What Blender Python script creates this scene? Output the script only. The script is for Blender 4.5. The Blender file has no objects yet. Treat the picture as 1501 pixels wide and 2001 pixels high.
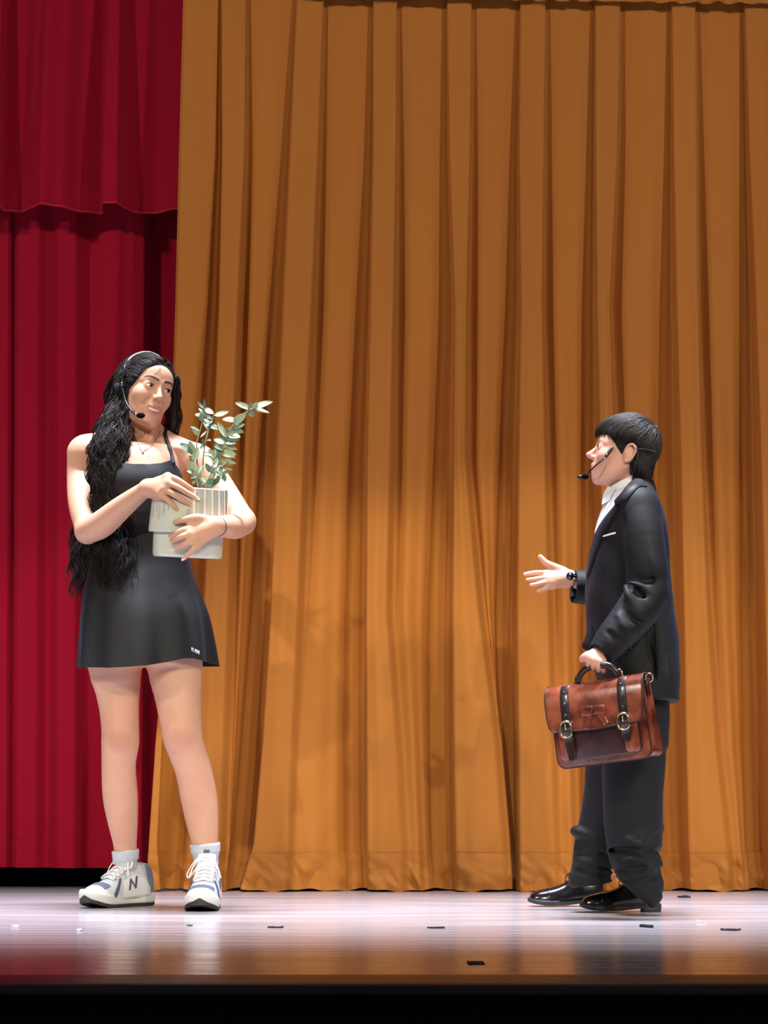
import bpy, math, random
import numpy as np
from mathutils import Vector, Matrix
from mathutils.bvhtree import BVHTree

random.seed(7)
rng = np.random.default_rng(11)
scene = bpy.context.scene
COL = scene.collection
R = math.radians

# ------------------------------------------------------------------ camera, world, lights, exposure
FPX = 4170.0
PITCH = R(7.8)
CAM = Vector((0.0, -6.3, 0.30))
cam_data = bpy.data.cameras.new('camera')
cam_data.sensor_fit = 'VERTICAL'
cam_data.sensor_height = 36.0
cam_data.sensor_width = 27.0
cam_data.lens = FPX * 36.0 / 2001.0
cam = bpy.data.objects.new('camera', cam_data)
cam.location = CAM
cam.rotation_euler = (math.pi / 2 + PITCH, 0, 0)
COL.objects.link(cam)
scene.camera = cam

world = bpy.data.worlds.new('dim_hall')
scene.world = world
world.use_nodes = True
world.node_tree.nodes['Background'].inputs[0].default_value = (0.75, 0.78, 1.0, 1)
world.node_tree.nodes['Background'].inputs[1].default_value = 0.045

scene.view_settings.view_transform = 'Standard'
scene.view_settings.look = 'None'
scene.view_settings.gamma = 1.0
scene.view_settings.use_curve_mapping = False
scene.view_settings.exposure = 0.0


def spot(name, loc, target, power, color, cone, blend, size):
    d = bpy.data.lights.new(name, 'SPOT')
    d.energy = power
    d.color = color
    d.spot_size = R(cone)
    d.spot_blend = blend
    d.shadow_soft_size = size
    o = bpy.data.objects.new(name, d)
    o.location = loc
    o.rotation_euler = (Vector(target) - Vector(loc)).to_track_quat('-Z', 'Y').to_euler()
    COL.objects.link(o)
    return o


# front of house spots: low pool on the players and the lower half of the drapes
WARM = (1.0, 0.93, 0.70)
spot('front_spot', (-2.7, -13.0, 5.3), (-0.72, 0.2, 0.38), 2300, WARM, 11.2, 0.18, 0.10)
spot('front_spot', (2.9, -12.5, 5.6), (0.50, 0.2, 0.36), 1850, WARM, 11.4, 0.18, 0.10)
spot('front_spot', (5.4, -12.5, 5.6), (1.05, 0.2, 0.34), 1300, WARM, 11.8, 0.18, 0.10)
# wide wash over the whole drape
spot('wash_light', (-6.5, -7.5, 6.2), (-0.2, 1.2, 1.55), 1650, (1.0, 0.84, 0.72), 44, 1.0, 0.35)
spot('wash_light', (7.0, -7.5, 6.2), (0.7, 1.2, 1.55), 1650, (1.0, 0.84, 0.72), 44, 1.0, 0.35)
# overhead strip of lamps on the bar above the players
ad = bpy.data.lights.new('overhead_strip', 'AREA')
ad.shape = 'RECTANGLE'
ad.size = 9.0
ad.size_y = 0.25
ad.energy = 220
ad.color = (0.83, 0.84, 1.0)
ad.spread = R(38)
ao = bpy.data.objects.new('overhead_strip', ad)
ao.location = (0, -0.40, 5.2)
ao.rotation_euler = (R(2), 0, 0)
COL.objects.link(ao)

# ------------------------------------------------------------------ helpers
_f = Vector((0, math.cos(PITCH), math.sin(PITCH)))
_u = Vector((0, -math.sin(PITCH), math.cos(PITCH)))


def ray(px, py):
    return (_f * FPX + Vector((1, 0, 0)) * (px - 750.5) + _u * (1000.5 - py))


def P(px, py, Y=0.0):
    """the point on the plane y = Y that a pixel of the photograph looks at"""
    d = ray(px, py)
    return CAM + d * ((Y - CAM.y) / d.y)


def PF(px, py, z=0.0):
    d = ray(px, py)
    return CAM + d * ((z - CAM.z) / d.z)


def mpp(Y=0.0):
    return (Y - CAM.y) / FPX


def lin(c):
    return tuple(((v / 255.0) / 12.92 if v / 255.0 <= 0.04045 else ((v / 255.0 + 0.055) / 1.055) ** 2.4) for v in c)


def smooth(a, b, x):
    t = np.clip((x - a) / (b - a), 0, 1)
    return t * t * (3 - 2 * t)


def obj_from(name, verts, faces, mat=None, parent=None, shade=True):
    me = bpy.data.meshes.new(name)
    if isinstance(verts, np.ndarray) and isinstance(faces, np.ndarray):
        nv, nf, k = len(verts), len(faces), faces.shape[1]
        me.vertices.add(nv)
        me.vertices.foreach_set('co', verts.astype(np.float32).ravel())
        me.loops.add(nf * k)
        me.loops.foreach_set('vertex_index', faces.astype(np.int32).ravel())
        me.polygons.add(nf)
        me.polygons.foreach_set('loop_start', np.arange(0, nf * k, k, dtype=np.int32))
        me.update(calc_edges=True)
        me.validate()
    else:
        me.from_pydata([tuple(v) for v in verts], [], [tuple(int(i) for i in f) for f in faces])
        me.update()
    if shade and len(me.polygons):
        me.polygons.foreach_set('use_smooth', np.ones(len(me.polygons), dtype=bool))
    if mat:
        me.materials.append(mat)
    o = bpy.data.objects.new(name, me)
    COL.objects.link(o)
    if parent is not None:
        o.parent = parent
        o.matrix_parent_inverse = parent.matrix_basis.inverted()
    return o


def tag(o, label=None, cat=None, group=None, kind=None):
    if label:
        o['label'] = label
    if cat:
        o['category'] = cat
    if group:
        o['group'] = group
    if kind:
        o['kind'] = kind
    return o


def empty(name, loc, label, cat, group=None):
    o = bpy.data.objects.new(name, None)
    o.empty_display_size = 0.05
    o.location = loc
    COL.objects.link(o)
    return tag(o, label, cat, group)


class MB:
    """collects shapes into one mesh"""

    def __init__(s):
        s.v = []
        s.f = []

    def add(s, v, f, M=None):
        n = len(s.v)
        s.v += [tuple(M @ Vector(p)) if M is not None else tuple(p) for p in v]
        s.f += [tuple(i + n for i in q) for q in f]
        return s

    def grid(s, rows, close_u=False, close_v=False):
        """rows: list of equal-length point lists"""
        nr, nc = len(rows), len(rows[0])
        n = len(s.v)
        for r_ in rows:
            s.v += [tuple(p) for p in r_]
        for i in range(nr if close_v else nr - 1):
            for j in range(nc if close_u else nc - 1):
                a, b = i, (i + 1) % nr
                c, d = j, (j + 1) % nc
                s.f.append((n + a * nc + c, n + a * nc + d, n + b * nc + d, n + b * nc + c))
        return s

    def loft(s, rings, cap=True):
        n = len(s.v)
        k = len(rings[0])
        s.grid(rings, close_u=True)
        if cap:
            s.f.append(tuple(n + i for i in reversed(range(k))))
            m = n + (len(rings) - 1) * k
            s.f.append(tuple(m + i for i in range(k)))
        return s

    def tube(s, pts, rad, n=8, cap=True, flat=1.0, up=None):
        """a tube along pts; flat squeezes the section along the frame's second axis"""
        pts = [Vector(p) for p in pts]
        if not hasattr(rad, '__len__'):
            rad = [rad] * len(pts)
        rings = []
        prev = None
        for i, p in enumerate(pts):
            t = (pts[min(i + 1, len(pts) - 1)] - pts[max(i - 1, 0)])
            if t.length < 1e-9:
                t = Vector((0, 0, 1))
            t.normalize()
            if prev is None:
                a = Vector(up) if up is not None else (Vector((0, 0, 1)) if abs(t.z) < 0.9 else Vector((1, 0, 0)))
                b = (a - t * a.dot(t)).normalized()
            else:
                b = (prev - t * prev.dot(t)).normalized()
            prev = b
            c = t.cross(b)
            rings.append([p + (b * math.cos(2 * math.pi * j / n) * flat + c * math.sin(2 * math.pi * j / n)) * rad[i] for j in range(n)])
        return s.loft(rings, cap)

    def box(s, c, d, M=None, bev=0.0):
        """bevelled box, centre c, full size d"""
        hx, hy, hz = d[0] / 2, d[1] / 2, d[2] / 2
        b = min(bev, hx * .49, hy * .49, hz * .49)
        rings = []

        def rect(x, y, z):
            k = b * (1 if b > 0 else 0)
            if b <= 0:
                return [(-x, -y, z), (x, -y, z), (x, y, z), (-x, y, z)]
            out = []
            for sx, sy, a0 in ((1, -1, -90), (1, 1, 0), (-1, 1, 90), (-1, -1, 180)):
                for q in range(4):
                    a = R(a0 + q * 30)
                    out.append((sx * (x - k) + k * math.cos(a), sy * (y - k) + k * math.sin(a), z))
            return out
        if b <= 0:
            rings = [rect(hx, hy, -hz), rect(hx, hy, hz)]
        else:
            rings = [rect(hx - b, hy - b, -hz), rect(hx - b * .3, hy - b * .3, -hz + b * .3), rect(hx, hy, -hz + b), rect(hx, hy, hz - b), rect(hx - b * .3, hy - b * .3, hz - b * .3), rect(hx - b, hy - b, hz)]
        rings = [[Vector(p) + Vector(c) for p in r_] for r_ in rings]
        if M is not None:
            rings = [[M @ p for p in r_] for r_ in rings]
        return s.loft(rings)

    def sphere(s, c, r, nu=16, nv=10, M=None):
        c = Vector(c)
        rr = r if hasattr(r, '__len__') else (r, r, r)
        rings = []
        for i in range(1, nv):
            a = -math.pi / 2 + math.pi * i / nv
            ring = []
            for j in range(nu):
                t = 2 * math.pi * j / nu
                q = Vector((math.cos(a) * math.cos(t) * rr[0], math.cos(a) * math.sin(t) * rr[1], math.sin(a) * rr[2]))
                if M is not None:
                    q = M @ q
                ring.append(c + q)
            rings.append(ring)
        return s.loft(rings)

    def lathe(s, prof, n=48, M=None, cap=False):
        rings = [[Vector((r_ * math.cos(2 * math.pi * j / n), r_ * math.sin(2 * math.pi * j / n), z)) for j in range(n)] for r_, z in prof]
        if M is not None:
            rings = [[M @ p for p in r_] for r_ in rings]
        return s.loft(rings, cap)

    def build(s, name, mat=None, parent=None, shade=True):
        return obj_from(name, s.v, s.f, mat, parent, shade)


def catmull(pts, n=6):
    """pts: list of tuples of any length, smoothed"""
    A = np.array(pts, dtype=float)
    if len(A) < 3:
        return [tuple(A[0] + (A[-1] - A[0]) * t) for t in np.linspace(0, 1, n + 1)]
    Q = np.vstack([2 * A[0] - A[1], A, 2 * A[-1] - A[-2]])
    out = []
    for i in range(1, len(Q) - 2):
        p0, p1, p2, p3 = Q[i - 1:i + 3]
        for t in np.arange(n) / n:
            out.append(0.5 * (2 * p1 + (p2 - p0) * t + (2 * p0 - 5 * p1 + 4 * p2 - p3) * t * t + (3 * p1 - p0 - 3 * p2 + p3) * t ** 3))
    out.append(A[-1])
    return [tuple(o) for o in out]


def vnoise(x, y, seed=0):
    """cheap smooth value noise on arrays"""
    xi = np.floor(x).astype(np.int64)
    yi = np.floor(y).astype(np.int64)
    fx = x - xi
    fy = y - yi
    fx = fx * fx * (3 - 2 * fx)
    fy = fy * fy * (3 - 2 * fy)

    def h(a, b):
        n = (a * 374761393 + b * 668265263 + seed * 974711) & 0x7fffffff
        n = ((n ^ (n >> 13)) * 1274126177) & 0x7fffffff
        return ((n ^ (n >> 16)) & 0xffff) / 32767.5 - 1.0
    return (h(xi, yi) * (1 - fx) + h(xi + 1, yi) * fx) * (1 - fy) + (h(xi, yi + 1) * (1 - fx) + h(xi + 1, yi + 1) * fx) * fy


# ------------------------------------------------------------------ implicit surfaces (bodies and clothes)
class Field:
    def __init__(s, xs, ys, zs):
        s.ax = [np.asarray(a, np.float32) for a in (xs, ys, zs)]
        s.d = np.full([len(a) for a in s.ax], 0.5, np.float32)

    def region(s, lo, hi):
        sl = []
        for a, l, h in zip(s.ax, lo, hi):
            i0 = max(int(np.searchsorted(a, l)) - 2, 0)
            i1 = min(int(np.searchsorted(a, h)) + 2, len(a))
            sl.append(slice(i0, max(i1, i0)))
        sl = tuple(sl)
        g = [a[q] for a, q in zip(s.ax, sl)]
        return sl, g[0][:, None, None], g[1][None, :, None], g[2][None, None, :]

    def put(s, sl, e, k=0.0, op='u'):
        d = s.d[sl]
        if d.size == 0:
            return
        if op == 'u':
            if k > 0:
                h = np.maximum(k - np.abs(d - e), 0) / k
                s.d[sl] = np.minimum(d, e) - h * h * k * 0.25
            else:
                s.d[sl] = np.minimum(d, e)
        else:
            e = -e
            if k > 0:
                h = np.maximum(k - np.abs(d - e), 0) / k
                s.d[sl] = np.maximum(d, e) + h * h * k * 0.25
            else:
                s.d[sl] = np.maximum(d, e)

    def chain(s, pts, rad, k=0.01, op='u', n=0, flat=None):
        """tapered tube through pts; flat=(axis, factor) flattens its section along a world axis"""
        if n:
            q = catmull([tuple(p) + (r_,) for p, r_ in zip(pts, rad)], n)
            pts = [a[:3] for a in q]
            rad = [a[3] for a in q]
        pts = np.array([tuple(p) for p in pts], float)
        rad = np.array(rad, float)
        m = rad.max() + k + 0.012
        sl, X, Y, Z = s.region(pts.min(0) - m, pts.max(0) + m)
        best = None
        for i in range(len(pts) - 1):
            a, b = pts[i], pts[i + 1]
            ab = b - a
            L = float((ab * ab).sum()) + 1e-12
            px, py, pz = X - a[0], Y - a[1], Z - a[2]
            t = np.clip((px * ab[0] + py * ab[1] + pz * ab[2]) / L, 0, 1)
            dx, dy, dz = px - t * ab[0], py - t * ab[1], pz - t * ab[2]
            if flat is not None:
                if isinstance(flat[0], int):
                    if flat[0] == 0:
                        dx = dx * flat[1]
                    elif flat[0] == 1:
                        dy = dy * flat[1]
                    else:
                        dz = dz * flat[1]
                else:
                    w = flat[0]
                    c = (dx * w[0] + dy * w[1] + dz * w[2]) * (flat[1] - 1)
                    dx, dy, dz = dx + c * w[0], dy + c * w[1], dz + c * w[2]
            e = np.sqrt(dx * dx + dy * dy + dz * dz) - (rad[i] + t * (rad[i + 1] - rad[i]))
            best = e if best is None else np.minimum(best, e)
        s.put(sl, best.astype(np.float32), k, op)

    def ell(s, c, r_, k=0.01, op='u', M=None):
        c = np.array(tuple(c), float)
        r_ = np.array(r_ if hasattr(r_, '__len__') else (r_,) * 3, float)
        m = r_.max() + k + 0.012
        sl, X, Y, Z = s.region(c - m, c + m)
        x, y, z = X - c[0], Y - c[1], Z - c[2]
        if M is not None:
            W = np.array(M.to_3x3() if len(M) == 4 else M)
            x, y, z = (W[0, 0] * x + W[1, 0] * y + W[2, 0] * z, W[0, 1] * x + W[1, 1] * y + W[2, 1] * z, W[0, 2] * x + W[1, 2] * y + W[2, 2] * z)
        k0 = np.sqrt((x / r_[0]) ** 2 + (y / r_[1]) ** 2 + (z / r_[2]) ** 2)
        k1 = np.sqrt((x / r_[0] ** 2) ** 2 + (y / r_[1] ** 2) ** 2 + (z / r_[2] ** 2) ** 2)
        e = np.where(k1 > 1e-6, k0 * (k0 - 1) / np.maximum(k1, 1e-6), -r_.min())
        s.put(sl, e.astype(np.float32), k, op)

    def vloft(s, rows, k=0.02, op='u', power=2.0, grow=0.0):
        """rows of (z, cx, cy, rx, ry), stacked upwards"""
        A = np.array(sorted(rows), float)
        m = k + 0.012 + grow
        lo = (min(A[:, 1] - A[:, 3]) - m, min(A[:, 2] - A[:, 4]) - m, A[0, 0] - m)
        hi = (max(A[:, 1] + A[:, 3]) + m, max(A[:, 2] + A[:, 4]) + m, A[-1, 0] + m)
        sl, X, Y, Z = s.region(lo, hi)
        z1 = Z.ravel()
        Q = np.array(catmull([tuple(a) for a in A], 8))
        cx, cy, rx, ry = [np.interp(z1, Q[:, 0], Q[:, i])[None, None, :] for i in (1, 2, 3, 4)]
        rx = rx + grow
        ry = ry + grow
        q = (np.abs((X - cx) / rx) ** power + np.abs((Y - cy) / ry) ** power) ** (1.0 / power)
        e = (q - 1) * np.minimum(rx, ry)
        e = np.maximum(e, np.maximum(A[0, 0] - Z, Z - A[-1, 0]))
        s.put(sl, e.astype(np.float32), k, op)

    def plane(s, p, n, k=0.0):
        """keep the side the normal points away from"""
        X, Y, Z = s.ax[0][:, None, None], s.ax[1][None, :, None], s.ax[2][None, None, :]
        e = (X - p[0]) * n[0] + (Y - p[1]) * n[1] + (Z - p[2]) * n[2]
        s.put(tuple(slice(None) for _ in range(3)), (-e).astype(np.float32), k, 's')

    def offset(s, fn):
        X, Y, Z = s.ax[0][:, None, None], s.ax[1][None, :, None], s.ax[2][None, None, :]
        s.d += fn(X, Y, Z).astype(np.float32)

    def mesh(s, relax=1):
        d = s.d
        neg = d < 0
        c = neg[:-1, :-1, :-1].astype(np.int8)
        for i, j, k in [(1, 0, 0), (0, 1, 0), (0, 0, 1), (1, 1, 0), (1, 0, 1), (0, 1, 1), (1, 1, 1)]:
            c = c + neg[i:d.shape[0] - 1 + i, j:d.shape[1] - 1 + j, k:d.shape[2] - 1 + k]
        idx = np.argwhere((c > 0) & (c < 8))
        shp = np.array(c.shape)
        flat = (idx[:, 0] * shp[1] + idx[:, 1]) * shp[2] + idx[:, 2]
        acc = np.zeros((len(idx), 3))
        cnt = np.zeros(len(idx))
        co = lambda q: np.stack([s.ax[a][q[:, a]] for a in range(3)], 1).astype(float)
        corners = [(i, j, k) for i in (0, 1) for j in (0, 1) for k in (0, 1)]
        for a in corners:
            for ax in range(3):
                if a[ax] == 1:
                    continue
                b = list(a)
                b[ax] = 1
                qa, qb = idx + np.array(a), idx + np.array(b)
                da, db = d[qa[:, 0], qa[:, 1], qa[:, 2]].astype(float), d[qb[:, 0], qb[:, 1], qb[:, 2]].astype(float)
                x = (da < 0) != (db < 0)
                t = da[x] / (da[x] - db[x])
                pa, pb = co(qa[x]), co(qb[x])
                acc[x] += pa + (pb - pa) * t[:, None]
                cnt[x] += 1
        V = acc / np.maximum(cnt, 1)[:, None]
        faces = []
        for ax in range(3):
            u, w = (ax + 1) % 3, (ax + 2) % 3
            sa = [slice(None)] * 3
            sb = [slice(None)] * 3
            sa[ax] = slice(0, -1)
            sb[ax] = slice(1, None)
            na, nb = neg[tuple(sa)], neg[tuple(sb)]
            e = np.argwhere(na != nb)
            ok = (e[:, u] > 0) & (e[:, w] > 0) & (e[:, u] < d.shape[u] - 1) & (e[:, w] < d.shape[w] - 1)
            e = e[ok]
            fl = na[e[:, 0], e[:, 1], e[:, 2]]
            ids = []
            for du, dw in ((-1, -1), (0, -1), (0, 0), (-1, 0)):
                q = e.copy()
                q[:, u] += du
                q[:, w] += dw
                f_ = (q[:, 0] * shp[1] + q[:, 1]) * shp[2] + q[:, 2]
                ids.append(np.searchsorted(flat, f_))
            F = np.stack(ids, 1)
            F[~fl] = F[~fl][:, ::-1]
            faces.append(F)
        F = np.concatenate(faces)
        for _ in range(relax):
            acc = np.zeros_like(V)
            cnt = np.zeros(len(V))
            for a, b in ((0, 1), (1, 2), (2, 3), (3, 0)):
                for p_, q_ in ((a, b), (b, a)):
                    for ch in range(3):
                        acc[:, ch] += np.bincount(F[:, p_], weights=V[F[:, q_], ch], minlength=len(V))
                    cnt += np.bincount(F[:, p_], minlength=len(V))
            V = V * 0.5 + 0.5 * acc / np.maximum(cnt, 1)[:, None]
        return V, F


def axis(*seg):
    """seg: (start, end, step) runs, joined into one growing axis"""
    out = []
    for a, b, h in seg:
        n = max(int(round((b - a) / h)), 1)
        out.append(np.linspace(a, b, n, endpoint=False))
    out.append([seg[-1][1]])
    return np.concatenate(out)


# ------------------------------------------------------------------ materials
MATS = {}


def mat(name, rgb, rough=0.6, spec=0.4, metal=0.0, bump=None, var=None, sss=None, sheen=None, coat=None, tint=False, alpha=None, coords='Object', rvar=None):
    """procedural surface; bump=(scale, strength[, stretch]); var=(scale, rgb2, amount[, stretch])"""
    if name in MATS:
        return MATS[name]
    m = bpy.data.materials.new(name)
    m.use_nodes = True
    nt = m.node_tree
    b = nt.nodes['Principled BSDF']
    b.inputs['Base Color'].default_value = lin(rgb) + (1,)
    b.inputs['Roughness'].default_value = rough
    b.inputs['Specular IOR Level'].default_value = spec
    b.inputs['Metallic'].default_value = metal
    tc = nt.nodes.new('ShaderNodeTexCoord')

    def noise(scale, stretch=None, detail=4):
        mp = nt.nodes.new('ShaderNodeMapping')
        if stretch:
            mp.inputs['Scale'].default_value = stretch
        nt.links.new(tc.outputs[coords], mp.inputs[0])
        n = nt.nodes.new('ShaderNodeTexNoise')
        n.inputs['Scale'].default_value = scale
        n.inputs['Detail'].default_value = detail
        nt.links.new(mp.outputs[0], n.inputs['Vector'])
        return n
    col = None
    if var:
        n = noise(var[0], var[3] if len(var) > 3 else None)
        rp = nt.nodes.new('ShaderNodeValToRGB')
        rp.color_ramp.elements[0].position = 0.5 - 0.25 / max(var[2], .01) * .5
        rp.color_ramp.elements[1].position = 0.5 + 0.25 / max(var[2], .01) * .5
        rp.color_ramp.elements[0].color = lin(rgb) + (1,)
        rp.color_ramp.elements[1].color = lin(var[1]) + (1,)
        nt.links.new(n.outputs['Fac'], rp.inputs[0])
        col = rp.outputs[0]
    if tint:
        at = nt.nodes.new('ShaderNodeAttribute')
        at.attribute_name = 'tint'
        mx = nt.nodes.new('ShaderNodeMix')
        mx.data_type = 'RGBA'
        mx.blend_type = 'MIX'
        nt.links.new(at.outputs['Alpha'], mx.inputs[0])
        if col:
            nt.links.new(col, mx.inputs[6])
        else:
            mx.inputs[6].default_value = lin(rgb) + (1,)
        nt.links.new(at.outputs['Color'], mx.inputs[7])
        col = mx.outputs[2]
    if col:
        nt.links.new(col, b.inputs['Base Color'])
    if rvar:
        n = noise(rvar[0], rvar[3] if len(rvar) > 3 else None)
        mr = nt.nodes.new('ShaderNodeMapRange')
        mr.inputs[1].default_value = 0.3
        mr.inputs[2].default_value = 0.7
        mr.inputs[3].default_value = rvar[1]
        mr.inputs[4].default_value = rvar[2]
        nt.links.new(n.outputs['Fac'], mr.inputs[0])
        nt.links.new(mr.outputs[0], b.inputs['Roughness'])
    if bump:
        n = noise(bump[0], bump[2] if len(bump) > 2 else None, 5)
        bp = nt.nodes.new('ShaderNodeBump')
        bp.inputs['Strength'].default_value = bump[1]
        bp.inputs['Distance'].default_value = 0.004
        nt.links.new(n.outputs['Fac'], bp.inputs['Height'])
        nt.links.new(bp.outputs[0], b.inputs['Normal'])
    if sss:
        b.inputs['Subsurface Weight'].default_value = sss
        b.inputs['Subsurface Radius'].default_value = (1.0, 0.35, 0.2)
        b.inputs['Subsurface Scale'].default_value = 0.006
    if sheen:
        b.inputs['Sheen Weight'].default_value = sheen[0]
        b.inputs['Sheen Tint'].default_value = lin(sheen[1]) + (1,)
        b.inputs['Sheen Roughness'].default_value = 0.4
    if coat:
        b.inputs['Coat Weight'].default_value = coat
        b.inputs['Coat Roughness'].default_value = 0.12
    MATS[name] = m
    return m
# ------------------------------------------------------------------ the stage
EDGE_Y = -2.63
M_floor = mat('worn_stage_boards', (156, 150, 152), 0.30, 0.6, var=(3.0, (192, 187, 190), 0.8, (0.35, 9, 1)), bump=(14, 0.07, (0.12, 10, 1)), rvar=(5, 0.13, 0.27, (0.3, 5, 1)))
M_nose = mat('dark_painted_edge', (44, 46, 52), 0.38, 0.5, var=(6, (66, 66, 70), 0.7, (0.4, 6, 3)), bump=(9, 0.35, (0.3, 3, 3)))
M_black = mat('black_fascia', (7, 6, 6), 0.85, 0.2, bump=(30, 0.2))
fl = MB()
fl.grid([[(x, y, 0) for x in np.linspace(-4, 4, 9)] for y in np.linspace(EDGE_Y + 0.20, 2.0, 12)])
for v in ([(x, EDGE_Y + 0.20, -0.05) for x in np.linspace(-4, 4, 9)],):
    pass
floor = tag(fl.build('floor', M_floor), 'pale worn wooden stage floor with glossy reflections', kind='structure')
tr = MB()
prof = [(EDGE_Y + 0.20, 0.0), (EDGE_Y + 0.03, -0.0005), (EDGE_Y + 0.012, -0.003), (EDGE_Y + 0.004, -0.008), (EDGE_Y + .001, -0.016), (EDGE_Y + 0.006, -0.019), (EDGE_Y + 0.02, -0.020)]
tr.grid([[(x, y, z) for x in np.linspace(-4, 4, 40)] for y, z in reversed(prof)])
trim = tag(tr.build('trim_1', M_nose), 'dark rounded nosing along the front edge of the stage', kind='structure')
fa = MB()
fa.box((0, EDGE_Y + 0.065, -0.62), (8, 0.08, 1.2))
tag(fa.build('wall_front', M_black, shade=False), 'black fascia under the front edge of the stage', kind='structure')
bw = MB()
bw.box((0, 1.72, 2.6), (8, 0.06, 5.24))  # added panel, coloured black for the unlit void behind the red curtain
tag(bw.build('dark_void_panel', mat('void_black', (5, 4, 5), 0.95, 0.1), shade=False), 'black panel standing in for the dark void behind the red curtain', kind='structure')


# ------------------------------------------------------------------ drapes
def sheet(name, Yc, HY, cols, top_y, bot_fn, nv, mat_, parent=None, seg=6, lift=0.0, wr=None, y0=None, flip=False):
    """a hanging cloth: cols = list of (px list over HY, depth list over HY), read across"""
    HYa = np.array(HY, float)
    ys = np.linspace(0, 1, nv)
    px = np.array([c[0] for c in cols], float)
    dp = np.array([c[1] for c in cols], float)
    n = len(cols)
    U = []
    for i in range(n - 1):
        U += [i + k / seg for k in range(seg)]
    U.append(n - 1)
    U = np.array(U)
    i0 = np.minimum(U.astype(int), n - 2)
    t = U - i0
    ts = t * t * (3 - 2 * t)
    V = np.zeros((nv, len(U), 3))
    for r_, s_ in enumerate(ys):
        ytop = top_y if y0 is None else y0
        pxr0 = None
        # first pass at the nominal height, then per-column bottoms
        yv = np.full(len(U), ytop) * (1 - s_)
        colx = lambda yy: np.array([np.interp(yy, HYa, px[c]) for c in range(n)])
        ymid = ytop + (bot_fn(700) - ytop) * s_
        pc = colx(ymid)
        dc = np.array([np.interp(ymid, HYa, dp[c]) for c in range(n)])
        xr = pc[i0] + (pc[i0 + 1] - pc[i0]) * t
        dr = dc[i0] + (dc[i0 + 1] - dc[i0]) * ts
        yy = ytop + (np.array([bot_fn(x) for x in xr]) - ytop) * s_
        for k in range(len(U)):
            q = P(xr[k], yy[k], Yc)
            V[r_, k] = (q.x, q.y - dr[k] - lift, q.z)
    if wr is not None:
        V[:, :, 1] += wr(V[:, :, 0], V[:, :, 2])
    nu = len(U)
    idx = np.arange(nv * nu).reshape(nv, nu)
    F = np.stack([idx[1:, :-1], idx[1:, 1:], idx[:-1, 1:], idx[:-1, :-1]], -1).reshape(-1, 4)
    return obj_from(name, V.reshape(-1, 3), F, mat_, parent)


HY = [-200, 0, 300, 600, 900, 1200, 1450, 1650, 1745]
PL = [  # box pleats of the orange drape, left and right edge down the cloth
    ([435, 434, 436, 431, 420, 402, 388, 374, 362], [482, 481, 478, 465, 455, 445, 436, 428, 425]),
    ([586, 581, 568, 556, 544, 532, 517, 500, 472], [636, 632, 621, 608, 593, 580, 568, 560, 556]),
    ([730, 730, 730, 725, 719, 717, 718, 720, 722], [776, 775, 773, 767, 760, 752, 770, 779, 782]),
    ([873, 874, 878, 889, 887, 884, 886, 890, 893], [923, 921, 917, 909, 905, 930, 960, 974, 980]),
    ([1018, 1017, 1014, 1017, 1012, 1009, 1012, 1014, 1015], [1067, 1065, 1061, 1056, 1060, 1065, 1070, 1075, 1078]),
    ([1163, 1163, 1163, 1165, 1171, 1175, 1178, 1180, 1182], [1215, 1211, 1204, 1187, 1195, 1200, 1205, 1210, 1215]),
    ([1311, 1312, 1315, 1319, 1326, 1331, 1335, 1340, 1345], [1357, 1357, 1358, 1359, 1364, 1373, 1387, 1408, 1415]),
    ([1450, 1454, 1462, 1473, 1481, 1489, 1495, 1500, 1505], [1498, 1501, 1508, 1515, 1525, 1535, 1540, 1550, 1560]),
    ([1595, 1600, 1605, 1610, 1615, 1620, 1625, 1630, 1635], [1640, 1645, 1650, 1655, 1660, 1665, 1670, 1675, 1680]),
]
D_pl = np.array([.020, .022, .038, .064, .084, .095, .100, .098, .085])
D_gr = np.array([-.004, -.006, -.018, -.034, -.046, -.055, -.060, -.058, -.040])
D_gR = np.array([-.004, -.006, -.016, -.024, -.006, .030, .052, .058, .050])
D_mid = np.array([.0, .0, .004, .012, .030, .052, .062, .064, .056])
D_m2 = np.array([.0, .0, .002, .004, .010, .020, .026, .028, .026])
GW = np.array([3.0, 4.0, 9.0, 17.0, 27.0, 36.0, 40.0, 40.0, 36.0])
GI = np.array([1.0, 1.2, 2.0, 3.0, 4.5, 6.0, 7.0, 8.0, 8.0])
GWR = np.array([2.0, 2.4, 5.0, 9.0, 14.0, 18.0, 20.0, 22.0, 20.0])
cols = [([360, 358, 350, 343, 333, 322, 314, 303, 312], list(D_mid * 0.6)), ([366, 364, 356, 349, 339, 329, 321, 311, 320], list(D_mid + .006))]
prevR = None
for k, (eL, eR) in enumerate(PL):
    eL, eR = np.array(eL, float), np.array(eR, float)
    v1 = 1.0 + .18 * math.sin(k * 2.3)
    if prevR is not None:
        gr = prevR + GWR
        gl = eL - GW * v1
        cols.append((list(gr), list(D_gR)))
        for f_, dd in ((0.30, D_mid), (0.66, D_m2)):
            cols.append((list(gr + (gl - gr) * f_), list(dd * (1.0 if k % 2 else .8))))
        cols.append((list(gl), list(D_gr * .75)))
    else:
        cols.append((list(eL - GW * 2.0), list(D_mid + .004)))
        cols.append((list(eL - GW * .8), list(D_gr * .6)))
    cols.append((list(eL - GI), list(D_gr)))
    cols.append((list(eL), list(D_pl * .93)))
    cols.append((list((eL + eR) / 2), list(D_pl * 1.04)))
    cols.append((list(eR), list(D_pl * .92)))
    prevR = eR
cols.append((list(prevR + 30), list(D_mid)))

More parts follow.
